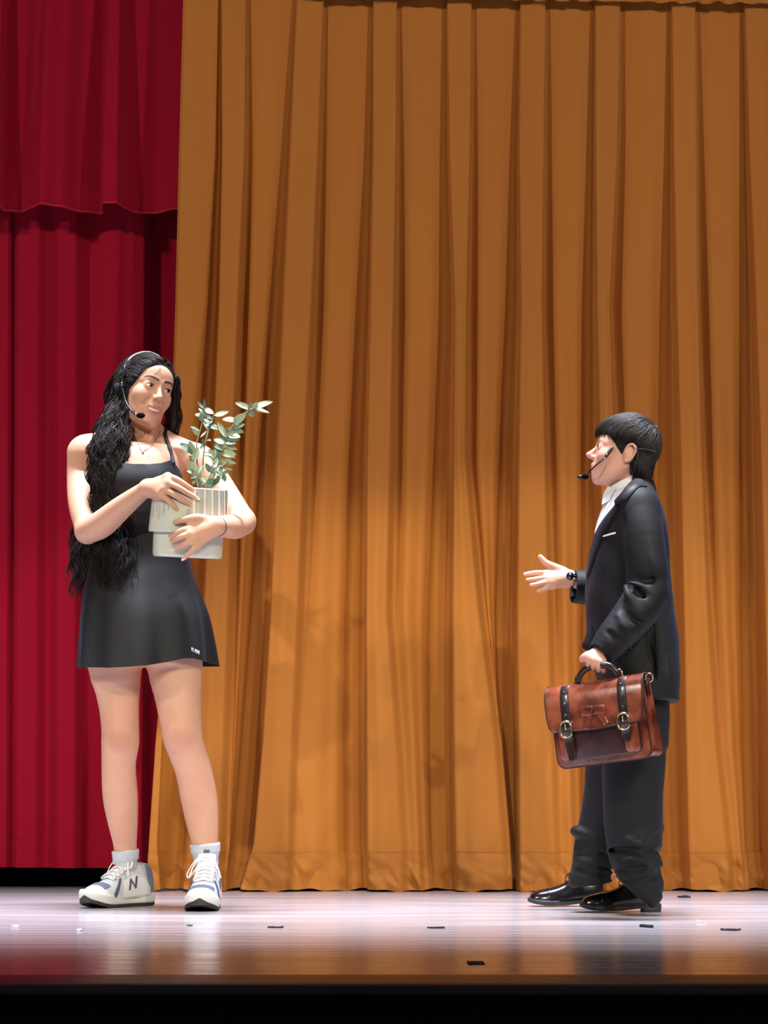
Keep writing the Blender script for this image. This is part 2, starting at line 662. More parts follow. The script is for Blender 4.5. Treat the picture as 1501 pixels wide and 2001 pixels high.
M_gold = mat('orange_drape_cloth', (174, 109, 42), 0.72, 0.25, bump=(9, 0.28, (1.6, 1, .55)), var=(1.6, (183, 117, 47), 0.5, (2, 1, .5)), sheen=(0.12, (255, 200, 120)))
M_goldhem = mat('orange_drape_hem', (174, 109, 42), 0.66, 0.3, bump=(16, 0.45, (1, 1, 1.2)), sheen=(0.12, (255, 200, 120)))
BOT = lambda x: 1738.0 + 2.0 * math.sin(x * .05) + 1.2 * math.sin(x * .13 + 1)


def gold_wr(x, z):
    low = smooth(2.4, 0.4, z)
    w = 0.0045 * vnoise(x * 9 + z * 2.2, z * 2.0 - x * 1.4, 3) * low
    w += 0.0035 * vnoise(x * 14 - z * 5.0, z * 5.0 + x * 3, 5) * low
    w += 0.003 * np.abs(vnoise(x * 11 + z * 7.0, z * 1.6, 8)) * low
    w += 0.0016 * vnoise(x * 30 + z * 16, z * 11, 9) * low
    return w


root = empty('stage_drape', P(900, 1738, 1.25), 'orange pleated stage drape hanging across the back behind both players', 'curtain')
sheet('drape', 1.27, HY, cols, -190, BOT, 150, M_gold, root, 6, wr=gold_wr)


def hem_wr(x, z):
    b = smooth(.17, .02, z)
    return gold_wr(x, z) + 0.014 * b * vnoise(x * 22, z * 18 + x * 9, 21) + 0.010 * b * vnoise(x * 50 + z * 30, z * 26, 22) - 0.012 * b * np.maximum(vnoise(x * 7, z * 1.0, 31), 0)


sheet('hem_band', 1.27, HY, cols, 1738, BOT, 26, M_goldhem, root, 6, lift=0.0055, wr=hem_wr, y0=1666)
# gathered heading at the very top, where the cloth is sewn to its tape
hd = []
for k in range(0, 84):
    x = 600 + k * 14.0
    dd = .036 + .010 * math.sin(k * 1.9) + .006 * math.sin(k * 4.1)
    hd.append(([x] * 9, [dd] * 9))
sheet('heading_tape', 1.27, HY, hd, -60, lambda x: 4.0 + (x - 700) * .016, 10, M_goldhem, root, 3, lift=0.012, y0=-70,
      wr=lambda x, z: 0.006 * vnoise(x * 30, z * 22, 4))

M_red = mat('crimson_velvet', (150, 8, 38), 0.85, 0.15, bump=(260, 0.12), sheen=(0.5, (255, 70, 110)))
HR = [-200, 0, 420, 800, 1200, 1700]


def red_cols(spec):
    return [([x0 + (x1 - x0) * t for t in (-.12, 0, .25, .47, .71, 1)], [d] * 6) for x0, x1, d in spec]


leg = red_cols([(-420, -430, .03), (-370, -380, -.04), (-320, -330, .04), (-250, -260, -.03), (-190, -200, .04), (-130, -140, -.02), (-80, -90, .05), (-30, -35, .03), (22, 16, .052), (29, 22, .012), (44, 38, .055), (78, 70, .045),
                (98, 92, .0), (122, 120, .050), (150, 146, .045), (172, 168, -.03), (215, 210, -.012), (246, 240, -.02), (262, 256, .040), (285, 278, .036), (300, 292, -.05), (350, 340, -.07), (430, 420, -.03), (480, 470, .02)])
leg = [(c[0], list(np.array(c[1]) * np.array([1, 1, 1, 1, .95, .9]))) for c in leg]
root = empty('leg_curtain', P(150, 1730, 1.55), 'long dark crimson curtain hanging behind the woman, left of the orange drape', 'curtain')
sheet('drape', 1.53, HR, leg, 300, lambda x: 1694.0 + 0.012 * x, 60, M_red, root, 6, y0=200, wr=lambda x, z: .004 * vnoise(x * 8, z * 1.2, 2))
sheet('hem_band', 1.53, HR, leg, 300, lambda x: 1694.0 + 0.012 * x, 8, M_red, root, 6, y0=1640, lift=.004, wr=lambda x, z: .004 * vnoise(x * 8, z * 1.2, 2) + .003 * vnoise(x * 22, z * 14, 7))
val = red_cols([(-420, -430, .03), (-370, -380, -.04), (-310, -320, .05), (-240, -250, -.03), (-180, -190, .05), (-120, -130, -.02), (-70, -80, .04), (-20, -30, .06), (11, 0, .055), (16, 5, -.015), (50, 40, -.02), (78, 66, .015),
                (98, 84, .042), (130, 118, .022), (170, 156, -.022), (204, 196, -.036), (209, 203, .020), (218, 206, .048), (236, 232, .050), (247, 246, .006), (262, 262, -.028), (300, 298, -.034), (345, 342, .0), (380, 376, .03), (440, 436, -.03), (500, 496, .03)])
root = empty('valance', P(150, 410, 1.40), 'short crimson valance with a wavy bottom edge at the top left', 'curtain')
val = [(c[0], list(np.array(c[1]) * np.array([1, 1, 1.15, 1.3, 1.5, 1.7]))) for c in val]
sheet('drape', 1.40, [-200, 0, 80, 160, 260, 420], val, -190, lambda x: 409.0, 60, M_red, root, 6)
sheet('hem_roll', 1.40, [-200, 0, 80, 160, 260, 420], val, 400, lambda x: 410.0, 4, mat('crimson_hem', (170, 24, 52), 0.8, 0.2, sheen=(0.6, (255, 90, 120))), root, 6, y0=405.5, lift=.003)


# ------------------------------------------------------------------ scraps on the boards
def scrap(name, px, py, wpx, dm, rgb, label, cat, rot=0.0, h=.0015, grp=None, pts=None):
    c = PF(px, py)
    w = wpx * (c.y - CAM.y) / FPX
    n = 9
    r2 = random.Random(int(px * 7 + py))
    mb = MB()
    top = []
    if pts == 'rect':
        top = [(-w / 2, -dm / 2), (w / 2, -dm / 2 * .9), (w / 2 * .97, dm / 2), (-w / 2, dm / 2 * .95)]
    else:
        for i in range(n):
            a = 2 * math.pi * i / n
            k = r2.uniform(.6, 1.1)
            top.append((math.cos(a) * w / 2 * k, math.sin(a) * dm / 2 * k))
    M = Matrix.Translation(c) @ Matrix.Rotation(rot, 4, 'Z')
    curl = [r2.uniform(0, h * 1.5) for _ in top]
    mb.loft([[M @ Vector((x, y, .0002)) for x, y in top], [M @ Vector((x, y, h + q)) for (x, y), q in zip(top, curl)]])
    return tag(mb.build(name, mat('scrap_%d_%d_%d' % rgb, rgb, .7, .3), shade=False), label, cat, grp)


scrap('tape_piece', 930, 1882, 32, .085, (10, 9, 10), 'flat rectangular black tape piece near the front edge of the stage', 'tape', pts='rect', h=.001)
scrap('dark_scrap', 1264, 1812, 22, .07, (40, 42, 48), 'small dark scrap on the boards just in front of the boy\'s shoes', 'scrap', .3, .003)
scrap('dark_scrap', 1430, 1818, 44, .05, (52, 52, 58), 'long thin dark sliver on the boards at the right, beyond the boy', 'scrap', .1, .002)
scrap('dark_scrap', 1337, 1754, 18, .06, (44, 42, 46), 'tiny dark scrap on the boards behind the boy\'s heel', 'scrap', .5, .003)
scrap('paper_scrap', 172, 1793, 10, .05, (235, 238, 245), 'white paper fleck right below the woman\'s sideways shoe', 'paper', .2, .003)
scrap('paper_scrap', 30, 1813, 13, .05, (225, 228, 238), 'white paper fleck at the far left of the stage', 'paper', .6, .003)
scrap('paper_scrap', 156, 1820, 13, .06, (225, 228, 238), 'pale paper fleck nearest the front edge on the left', 'paper', .1, .003)
scrap('green_scrap', 370, 1809, 16, .05, (92, 120, 98), 'thin greenish scrap in front of the woman\'s forward-facing shoe', 'scrap', .1, .002)
scrap('dark_scrap', 540, 1813, 36, .04, (58, 56, 60), 'thin dark sliver on the boards right of the greenish scrap', 'scrap', .05, .002)
scrap('dark_scrap', 852, 1814, 40, .04, (58, 56, 60), 'thin dark sliver on the boards in mid stage between the players', 'scrap', .05, .002)
scrap('paper_scrap', 1370, 1804, 8, .06, (235, 240, 245), 'bright white fleck on the boards right of the boy', 'paper', .3, .003)
# ------------------------------------------------------------------ people: shared builders
def head_field(F, M, o, s, kind):
    T = lambda p: o + M @ (Vector(p) * s)
    E = lambda c, r_, k=.01, op='u': F.ell(T(c), [x * s for x in r_], k * s, op, M)
    C = lambda pts, rad, k=.01, op='u', n=0: F.chain([T(p) for p in pts], [x * s for x in rad], k * s, op, n)
    both = lambda f: (f(-1), f(1))
    kid = kind == 'boy'
    E((0, .014, .028), (.073, .091, .080), .0)
    E((0, -.034, -.030), (.059, .056, .080), .03)
    E((0, -.050, .045), (.055, .040, .042), .03)
    jz = -.096 if kid else -.102
    jw = .012 if kid else .009
    jx = .043 if kid else .038
    C([(-.052, .006, -.043), (-jx, -.02, -.075), (-jw, -.064 if kid else -.070, jz), (jw, -.064 if kid else -.070, jz), (jx, -.02, -.075), (.052, .006, -.043)], [.013, .013, .013, .013, .013, .013], .03)
    E((0, -.066 if kid else -.073, jz + .001), (.016, .014, .014), .018)
    both(lambda g: E((g * .038, -.060, -.022), (.021, .019, .021), .025))
    E((0, -.070, -.060), (.027, .021, .026), .02)
    both(lambda g: C([(g * .046, -.064, .019), (g * .030, -.079, .024), (g * .012, -.086, .021)], [.006, .007, .006], .014))
    both(lambda g: E((g * .031, -.101, .005), (.020, .016, .0125), .014, 's'))
    both(lambda g: E((g * .031, -.0735, .005), (.0157, .0157, .0157), .006))
    both(lambda g: E((g * .0312, -.0895, .005), (.0130, .010, .0041 if not kid else .0052), .002, 's'))
    if kid:
        C([(0, -.082, .020), (0, -.090, .004), (0, -.102, -.014), (0, -.110, -.024)], [.007, .007, .0085, .0105], .010)
    else:
        C([(0, -.081, .020), (0, -.088, .008), (0, -.097, -.013), (0, -.104, -.026)], [.006, .006, .0075, .0095], .010)
    E((0, -.095, -.030), (.009, .012, .008), .008)
    both(lambda g: E((g * .0115, -.0905, -.030), (.0070, .0095, .0075), .006))
    both(lambda g: E((g * .0062, -.099, -.0368), (.0036, .006, .0038), .003, 's'))
    if kid:
        C([(-.021, -.078, -.057), (-.010, -.090, -.055), (0, -.0935, -.0555), (.010, -.090, -.055), (.021, -.078, -.057)], [.003, .0050, .0056, .0050, .003], .006, n=4)
        C([(-.019, -.078, -.060), (-.010, -.086, -.066), (0, -.0885, -.0675), (.010, -.086, -.066), (.019, -.078, -.060)], [.003, .0052, .0062, .0052, .003], .006, n=4)
        C([(-.015, -.086, -.0585), (0, -.096, -.0610), (.015, -.086, -.0585)], [.0012, .0024, .0012], .002, 's', n=4)
    else:
        C([(-.031, -.070, -.0515), (-.016, -.0870, -.0565), (0, -.0925, -.0575), (.016, -.0870, -.0565), (.031, -.070, -.0515)], [.0025, .0042, .0048, .0042, .0025], .006, n=4)
        C([(-.029, -.071, -.0540), (-.016, -.084, -.0690), (0, -.0885, -.0765), (.016, -.084, -.0690), (.029, -.071, -.0540)], [.003, .0052, .0062, .0052, .003], .006, n=4)
        for yy in (.0, .006, .012):
            C([(-.026, -.079 + yy, -.0550), (-.014, -.0905 + yy, -.0630), (0, -.096 + yy, -.0668), (.014, -.0905 + yy, -.0630), (.026, -.079 + yy, -.0550)], [.0015, .0042, .0054, .0042, .0015], .002, 's', n=4)
        both(lambda g: C([(g * .018, -.091, -.030), (g * .030, -.083, -.044), (g * .036, -.074, -.058)], [.0016, .0020, .0012], .010, 's', n=3))
    for g in (-1, 1):
        E((g * .073, .016, -.004), (.0075, .017, .030), .008)
        C([(g * .074, .000, -.002), (g * .080, .004, .018), (g * .084, .018, .028), (g * .085, .032, .016), (g * .082, .030, -.006), (g * .078, .020, -.024), (g * .074, .010, -.030)],
          [.0035, .0042, .0045, .0045, .004, .0045, .005], .004, n=4)
        E((g * .086, .018, .002), (.006, .0095, .015), .004, 's')
        E((g * .075, .004, -.004), (.004, .004, .006), .004)
    return T


def local(V, M, o, s):
    return ((V - np.array(o)) @ np.array(M)) / s


def dist_poly(Q, pts):
    best = np.full(len(Q), 9.0)
    pts = np.array(pts)
    for a, b in zip(pts[:-1], pts[1:]):
        ab = b - a
        t = np.clip(((Q - a) @ ab) / (ab @ ab), 0, 1)
        best = np.minimum(best, np.linalg.norm(Q - a - t[:, None] * ab, axis=1))
    return best


def face_tint(Q, kind, lip, brow):
    """lip and eyebrow colour of the face, in head coordinates"""
    tint = np.zeros((len(Q), 4))
    kid = kind == 'boy'
    if kid:
        lu = [(-.020, -.079, -.0565), (-.010, -.092, -.056), (0, -.096, -.0565), (.010, -.092, -.056), (.020, -.079, -.0565)]
        ll = [(-.018, -.080, -.060), (-.010, -.089, -.066), (0, -.092, -.0675), (.010, -.089, -.066), (.018, -.080, -.060)]
    else:
        lu = [(-.030, -.073, -.0515), (-.016, -.090, -.0560), (0, -.096, -.0570), (.016, -.090, -.0560), (.030, -.073, -.0515)]
        ll = [(-.028, -.075, -.0540), (-.016, -.088, -.0695), (0, -.093, -.0775), (.016, -.088, -.0695), (.028, -.075, -.0540)]
    d = np.minimum(dist_poly(Q, catmull(lu, 5)), dist_poly(Q, catmull(ll, 5)))
    a = (1 - smooth(.003, .0068, d)) * .7
    tint[:, :3] = lin(lip)
    tint[:, 3] = a
    for g in (-1, 1):
        bp = [(g * .050, -.062, .0235), (g * .044, -.072, .0285), (g * .034, -.083, .0305), (g * .024, -.091, .0295), (g * .012, -.094, .0265)] if not kid else \
             [(g * .046, -.067, .024), (g * .034, -.081, .0285), (g * .024, -.088, .0265), (g * .015, -.091, .0235)]
        db = dist_poly(Q * np.array([1, .35, 1]), np.array(catmull(bp, 4)) * np.array([1, .35, 1]))
        w = .0047 if not kid else .0030
        ab = (1 - smooth(w * .55, w * 1.2, db)) * (Q[:, 1] < -.04) * .93
        m = ab > tint[:, 3]
        tint[m, :3] = lin(brow)
        tint[m, 3] = ab[m]
    # warm inner mouth
    im = (np.abs(Q[:, 0]) < .018) & (Q[:, 1] > -.087) & (Q[:, 1] < -.05) & (np.abs(Q[:, 2] + .0635) < .006)
    tint[im, :3] = lin((96, 40, 38))
    tint[im, 3] = .9
    return tint


def set_tint(o, tint):
    at = o.data.color_attributes.new('tint', 'FLOAT_COLOR', 'POINT')
    at.data.foreach_set('color', tint.astype(np.float32).ravel())


def eyes(root, T, M, s, gaze, sides=(-1, 1)):
    mw = mat('eye_white', (238, 232, 226), .15, .5, coat=.6)
    mi = mat('iris_brown', (38, 22, 14), .12, .5, coat=.8)
    for g in sides:
        c = T((g * .031, -.0745, .005))
        r_ = .0135 * s
        e = MB().sphere(c, r_, 24, 16).build('eyeball', mw, root)
        d = (M @ Vector(gaze)).normalized()
        q = d.to_track_quat('Z', 'Y').to_matrix()
        ir = MB()
        rings = []
        for a in (3, 10, 18, 26, 31):
            rings.append([c + q @ Vector((math.sin(R(a)) * math.cos(t) * (r_ + .0004), math.sin(R(a)) * math.sin(t) * (r_ + .0004), math.cos(R(a)) * (r_ + .0004))) for t in np.linspace(0, 2 * math.pi, 20, endpoint=False)])
        ir.loft(rings)
        ir.build('iris', mi, e)
        up = [T((g * (.031 + x), -.0905 + 12 * x * x, .0098 - 18 * x * x)) for x in np.linspace(-.0122, .0122, 9)]
        MB().tube(up, [s * v for v in (.0005, .0011, .0015, .0017, .0017, .0017, .0015, .0011, .0006)], 6).build('eyelash', mat('lash_black', (20, 14, 14), .6, .2), root)


def hand_field(F, wrist, knuckles, fingers, thumb, rw=.018, rk=.0105, rf=(.0088, .0082, .0072, .0062), kk=.014):
    for kn in knuckles:
        F.chain([wrist, wrist.lerp(kn, .5), kn], [rw, (rw + rk) / 2 + .001, rk], kk, n=3)
    for a, b in zip(knuckles[:-1], knuckles[1:]):
        F.chain([a, b], [rk * .95, rk * .95], .010)
    for kn, fg in zip(knuckles, fingers):
        pts = [kn] + fg
        F.chain(pts, [rk * .92] + list(np.interp(np.linspace(0, 1, len(fg)), np.linspace(0, 1, 4), rf)), .0035, n=4)
    if thumb:
        F.chain(thumb, list(np.interp(np.linspace(0, 1, len(thumb)), [0, .35, .7, 1], [.014, .0125, .0098, .0075])), .010, n=4)


def nail(root, tip, back, normal, w, l, m, parent=None):
    """a slim finger nail plate at a fingertip"""
    d = (tip - back).normalized()
    n = (normal - d * normal.dot(d)).normalized()
    x = d.cross(n)
    M = Matrix((x, d, n)).transposed()
    rows = []
    for i in range(6):
        v = i / 5
        rows.append([tip + d * (l * (v - .45)) + x * (w * .5 * u * (1 - .35 * max(0, v - .6) / .4 * abs(u))) + n * (.0060 - .0022 * u * u - .0018 * v * v) for u in np.linspace(-1, 1, 6)])
    mb = MB()
    mb.grid(rows)
    mb.grid([[p - n * .0012 for p in r_] for r_ in rows])
    return mb.build('fingernail', m, root)


def strand_mesh(curves, radii, sides=4):
    """many fine locks as one mesh; curves (n, k, 3), radii (n, k)"""
    Cv = np.asarray(curves, float)
    Rd = np.asarray(radii, float)
    n, k, _ = Cv.shape
    T_ = np.gradient(Cv, axis=1)
    T_ /= np.linalg.norm(T_, axis=2, keepdims=True) + 1e-9
    ref = np.zeros_like(T_)
    ref[..., 1] = 1
    A = np.cross(T_, ref)
    A /= np.linalg.norm(A, axis=2, keepdims=True) + 1e-9
    B = np.cross(T_, A)
    V = np.zeros((n, k, sides, 3))
    for j in range(sides):
        a = 2 * math.pi * j / sides
        V[:, :, j] = Cv + (A * math.cos(a) + B * math.sin(a)) * Rd[..., None]
    idx = np.arange(n * k * sides).reshape(n, k, sides)
    F = np.stack([idx[:, :-1, :], np.roll(idx[:, :-1, :], -1, 2), np.roll(idx[:, 1:, :], -1, 2), idx[:, 1:, :]], -1).reshape(-1, 4)
    return V.reshape(-1, 3), F


def resample(pts, k):
    A = np.array(pts, float)
    L = np.concatenate([[0], np.cumsum(np.linalg.norm(np.diff(A[:, :3], axis=0), axis=1))])
    t = np.linspace(0, L[-1], k)
    return np.stack([np.interp(t, L, A[:, i]) for i in range(A.shape[1])], 1)


def locks(guide, n, k, wave, wlen, r0, seed, depth=.5, inner=0.25, clump=9):
    """strands around a guide of (point, spread)"""
    g = np.random.default_rng(seed)
    G = resample(catmull([tuple(p) + (s_,) for p, s_ in guide], 8), k)
    L = np.concatenate([[0], np.cumsum(np.linalg.norm(np.diff(G[:, :3], axis=0), axis=1))])
    out, rad = [], []
    for i in range(n):
        if i % clump == 0:
            a = g.uniform(0, 2 * math.pi)
            q = math.sqrt(g.uniform(inner, 1))
            base = (math.cos(a) * q, math.sin(a) * q * depth, g.uniform(0, 6.28), g.uniform(0, 6.28), wlen * g.uniform(.7, 1.35), g.normal(0, .2))
        ox, oy = base[0] + g.normal(0, .075), base[1] + g.normal(0, .05)
        ph, ph2 = base[2] + g.normal(0, .25), base[3] + g.normal(0, .25)
        wl = base[4]
        cut = g.uniform(.86, 1.0)
        Gi = resample(G, 200)[:int(200 * cut)]
        Gi = resample(Gi, k)
        Li = np.concatenate([[0], np.cumsum(np.linalg.norm(np.diff(Gi[:, :3], axis=0), axis=1))])
        am = wave * g.uniform(.6, 1.3) * np.clip(Li / .12, .15, 1)
        drift = (base[5] + g.normal(0, .06)) * Li / max(Li[-1], .01)
        C = Gi[:, :3].copy()
        C[:, 0] += Gi[:, 3] * (ox + drift) + am * np.sin(Li / wl * 6.283 + ph)
        C[:, 1] += Gi[:, 3] * oy + am * .7 * np.sin(Li / wl * 6.283 + ph2)
        out.append(C)
        rr = r0 * g.uniform(.7, 1.25) * np.interp(np.linspace(0, 1, k), [0, .1, .75, 1], [.8, 1, .9, .25])
        rad.append(rr)
    return out, rad


def bvh_of(*objs):
    vs, fs = [], []
    for o in objs:
        n = len(vs)
        mw = o.matrix_world if o.parent is None else Matrix.Identity(4)
        vs += [v.co.copy() for v in o.data.vertices]
        fs += [tuple(i + n for i in p.vertices) for p in o.data.polygons]
    return BVHTree.FromPolygons(vs, fs)


def onto(bvh, px, py, off=0.0, Yf=None):
    d = ray(px, py).normalized()
    h = bvh.ray_cast(CAM, d)
    if h[0] is None:
        q = P(px, py, 0.0 if Yf is None else Yf)
        h = bvh.find_nearest(q)
        n = h[1]
        return h[0] + n * off, n
    n = h[1]
    if n.dot(d) > 0:
        n = -n
    return h[0] + n * off, n


def patch(bvh, A, B, n, m, off, thick, name, mt, parent, Yf=None):
    """cloth piece lying on a surface between two outline polylines given in photo pixels"""
    A = resample(catmull([tuple(map(float, a)) + (0.0,) for a in A], 6) if len(A) > 2 else [tuple(map(float, a)) + (0.,) for a in A], n)
    B = resample(catmull([tuple(map(float, b)) + (0.0,) for b in B], 6) if len(B) > 2 else [tuple(map(float, b)) + (0.,) for b in B], n)
    top, bot = [], []
    for i in range(n):
        rt, rb = [], []
        for j in range(m):
            q = A[i] + (B[i] - A[i]) * j / (m - 1)
            p, nn = onto(bvh, q[0], q[1], 0, Yf)
            e = min(i, n - 1 - i, j, m - 1 - j)
            rt.append(p + nn * (off + (thick if e > 0 else thick * .4)))
            rb.append(p + nn * (off - .001))
        top.append(rt)
        bot.append(rb)
    mb = MB()
    mb.grid(top)
    mb.grid([list(reversed(r_)) for r_ in bot])
    for i in range(n - 1):
        pass
    mb.grid([top[0], bot[0]])
    mb.grid([bot[-1], top[-1]])
    mb.grid([[r_[0] for r_ in bot], [r_[0] for r_ in top]])
    mb.grid([[r_[-1] for r_ in top], [r_[-1] for r_ in bot]])
    return mb.build(name, mt, parent)


# ------------------------------------------------------------------ the woman
W = empty('person', (-0.70, 0.05, 0.0), 'long-haired person in a short black strappy dress hugging a potted plant', 'person')
M_skinW = mat('skin_woman', (212, 164, 138), .48, .35, sss=.12, tint=True, bump=(180, .04), var=(14, (204, 154, 128), .5))

torso = [(1300, 178, 388, -.10, .14), (1230, 176, 388, -.105, .145), (1165, 186, 376, -.095, .13), (1100, 196, 364, -.085, .11), (1040, 196, 360, -.085, .11), (990, 196, 356, -.10, .115), (945, 194, 354, -.115, .115), (905, 196, 348, -.088, .115), (878, 206, 342, -.06, .105)]


def rows_to_loft(rows, grow=0.0):
    out = []
    for y, xl, xr, yf, yb in rows:
        a, b = P(xl, y, (yf + yb) / 2), P(xr, y, (yf + yb) / 2)
        out.append((a.z, (a.x + b.x) / 2, (yf + yb) / 2, (b.x - a.x) / 2 + grow, (yb - yf) / 2 + grow))
    return out


FW = Field(axis((-.97, -.80, .004), (-.80, -.595, .0018), (-.595, -.46, .0025), (-.46, -.35, .004)),
           axis((-.43, -.24, .0026), (-.24, -.15, .004), (-.15, .02, .0018), (.02, .27, .004)),
           axis((.05, .98, .006), (.98, 1.27, .0025), (1.27, 1.375, .0035), (1.375, 1.66, .0018)))
FW.vloft(rows_to_loft(torso), .0, power=2.2)
# chest, shoulders, neck
FW.chain([P(168, 884, .04), P(225, 872, .05), P(285, 872, .06)], [.040, .042, .045], .03, n=4)
FW.chain([P(392, 902, .03), P(340, 880, .04), P(295, 874, .06)], [.038, .040, .045], .03, n=4)
FW.chain([P(175, 872, .05), P(235, 850, .065), P(272, 820, .065)], [.028, .028, .030], .03, n=4)
FW.chain([P(380, 888, .05), P(332, 862, .070), P(298, 836, .070)], [.026, .024, .024], .03, n=4)
FW.ell(P(270, 905, -.0), (.10, .075, .06), .04)
FW.chain([P(284, 880, .050), P(283, 845, .045), P(283, 800, .042)], [.050, .042, .043], .02, n=4)
FW.chain([P(289, 872, -.020), P(297, 850, -.002), P(303, 818, .01)], [.008, .009, .010], .016, n=3)
FW.chain([P(283, 873, -.030), P(225, 868, -.012), P(180, 868, .02)], [.0065, .0075, .010], .010, n=3)
FW.chain([P(302, 874, -.030), P(345, 876, -.012), P(380, 888, .02)], [.0065, .0075, .010], .010, n=3)
# arms
FW.chain([P(164, 886, .04), P(160, 930, .04), P(160, 985, -.03), P(172, 1036, -.095)], [.049, .045, .040, .036], .03, n=5)
FW.chain([P(172, 1038, -.095), P(199, 1024, -.15), P(235, 994, -.21), P(272, 965, -.265), P(288, 955, -.287)], [.037, .040, .034, .0255, .023], .015, n=5)
FW.chain([P(390, 903, .03), P(420, 938, .0), P(452, 985, -.05), P(474, 1018, -.10)], [.046, .043, .040, .037], .03, n=5)
FW.chain([P(474, 1020, -.10), P(462, 1028, -.19), P(444, 1029, -.28), P(424, 1028, -.335)], [.037, .037, .033, .0255], .015, n=5)
# hands
w1 = P(290, 954, -.29)
k1 = [P(328, 931, -.338), P(328, 944, -.350), P(322, 956, -.350), P(314, 966, -.342)]
f1 = [[P(344, 936, -.352), P(362, 947, -.352), P(379, 958, -.344)], [P(346, 951, -.362), P(366, 963, -.358), P(384, 974, -.348)],
      [P(340, 966, -.360), P(357, 977, -.356), P(373, 986, -.346)], [P(328, 977, -.348), P(339, 988, -.346), P(348, 998, -.340)]]
hand_field(FW, w1, k1, f1, [P(296, 962, -.30), P(312, 972, -.312), P(330, 972, -.318), P(344, 968, -.322)], rw=.020)
w2 = P(420, 1028, -.345)
k2 = [P(372, 1031, -.362), P(371, 1044, -.368), P(376, 1056, -.366), P(387, 1065, -.356)]
f2 = [[P(356, 1037, -.368), P(344, 1043, -.358), P(332, 1049, -.342)], [P(357, 1048, -.372), P(346, 1053, -.360), P(335, 1058, -.344)],
      [P(364, 1062, -.370), P(353, 1067, -.360), P(342, 1072, -.344)], [P(378, 1074, -.360), P(369, 1082, -.352), P(360, 1091, -.342)]]
hand_field(FW, w2, k2, f2, [P(404, 1016, -.352), P(384, 1012, -.362), P(364, 1015, -.362), P(343, 1020, -.352)], rw=.021)
# legs
LEG1 = [(226, 1225, .02, .085), (225, 1300, .02, .079), (229, 1340, .03, .0675), (233, 1385, .03, .0585), (235, 1425, .025, .0555), (235, 1452, .025, .0555), (232, 1495, .05, .0505), (235, 1555, .075, .0520), (240, 1605, .10, .0445), (244, 1645, .12, .0355), (246, 1680, .13, .031), (248, 1712, .14, .024)]
LEG2 = [(338, 1225, .02, .086), (341, 1300, .01, .081), (347, 1355, .0, .069), (352, 1400, -.01, .062), (357, 1440, -.015, .0580), (366, 1470, .0, .0545), (378, 1505, .015, .0535), (389, 1560, .03, .0535), (395, 1605, .03, .0475), (400, 1645, .03, .0385), (403, 1680, .03, .033), (405, 1712, .02, .025)]
for lg in (LEG1, LEG2):
    FW.chain([P(x, y, Y) for x, y, Y, r_ in lg], [r_ for *_, r_ in lg], .02, n=3)
FW.ell(P(234, 1448, -.008), (.030, .022, .036), .022)
FW.ell(P(357, 1442, -.050), (.032, .022, .038), .022)
# head
MW = Matrix.Rotation(R(13), 3, 'Y') @ Matrix.Rotation(R(36), 3, 'Z') @ Matrix.Rotation(R(-3), 3, 'X')
sW = 0.985
oW = P(311, 758, -.060) - MW @ (Vector((0, -.088, .005)) * sW)
TW = head_field(FW, MW, oW, sW, 'woman')
V, Fc = FW.mesh(1)
bodyW = obj_from('body', V, Fc, M_skinW, W)
tint = face_tint(local(V, MW, oW, sW), 'woman', (196, 112, 104), (26, 18, 16))
for kc in (P(234, 1450, -.03), P(357, 1444, -.07)):
    dk = np.linalg.norm(V - np.array(kc), axis=1)
    ak = .42 * (1 - smooth(.012, .050, dk))
    mk = ak > tint[:, 3]
    tint[mk, :3] = lin((176, 116, 96))
    tint[mk, 3] = ak[mk]
set_tint(bodyW, tint)
del FW
eyes(W, TW, MW, sW, (.42, -1, -.12))
th = MB()
rows = []
for zz in (-.0560, -.0600, -.0650, -.0695):
    rows.append([TW((x, -.0915 + 15 * x * x + (.0010 if zz in (-.0560, -.0695) else 0), zz + 11 * x * x)) for x in np.linspace(-.0225, .0225, 25)])
th.grid(rows)
th.build('teeth', mat('teeth', (244, 238, 228), .25, .5), W)
M_nail = mat('nail_polish', (238, 222, 218), .2, .5, coat=.5)
for fg in f1:
    nail(W, fg[-1], fg[-2], Vector((0.1, -1, .5)), .0105, .016, M_nail)
for fg in f2:
    nail(W, fg[-1], fg[-2], Vector((-.2, -1, .3)), .0105, .016, M_nail)
nail(W, P(343, 1020, -.352), P(364, 1015, -.362), Vector((0, -.4, 1)), .011, .015, M_nail)

# dress
M_dress = mat('black_dress_cloth', (16, 18, 20), .62, .35, bump=(700, .10), sheen=(.08, (150, 165, 190)), var=(4, (20, 22, 25), .5))
drows = [(1330, 143, 423, -.172, .182), (1300, 147, 418, -.165, .175), (1250, 150, 412, -.155, .168), (1203, 154, 404, -.145, .16), (1165, 160, 392, -.13, .152), (1137, 167, 382, -.12, .142), (1093, 180, 371, -.105, .128), (1040, 188, 366, -.10, .122), (990, 190, 361, -.113, .124), (945, 188, 359, -.127, .124), (905, 190, 352, -.100, .124), (870, 200, 345, -.072, .113), (840, 215, 335, -.05, .10)]
DL = np.array(sorted(catmull(sorted(rows_to_loft(drows)), 8)))


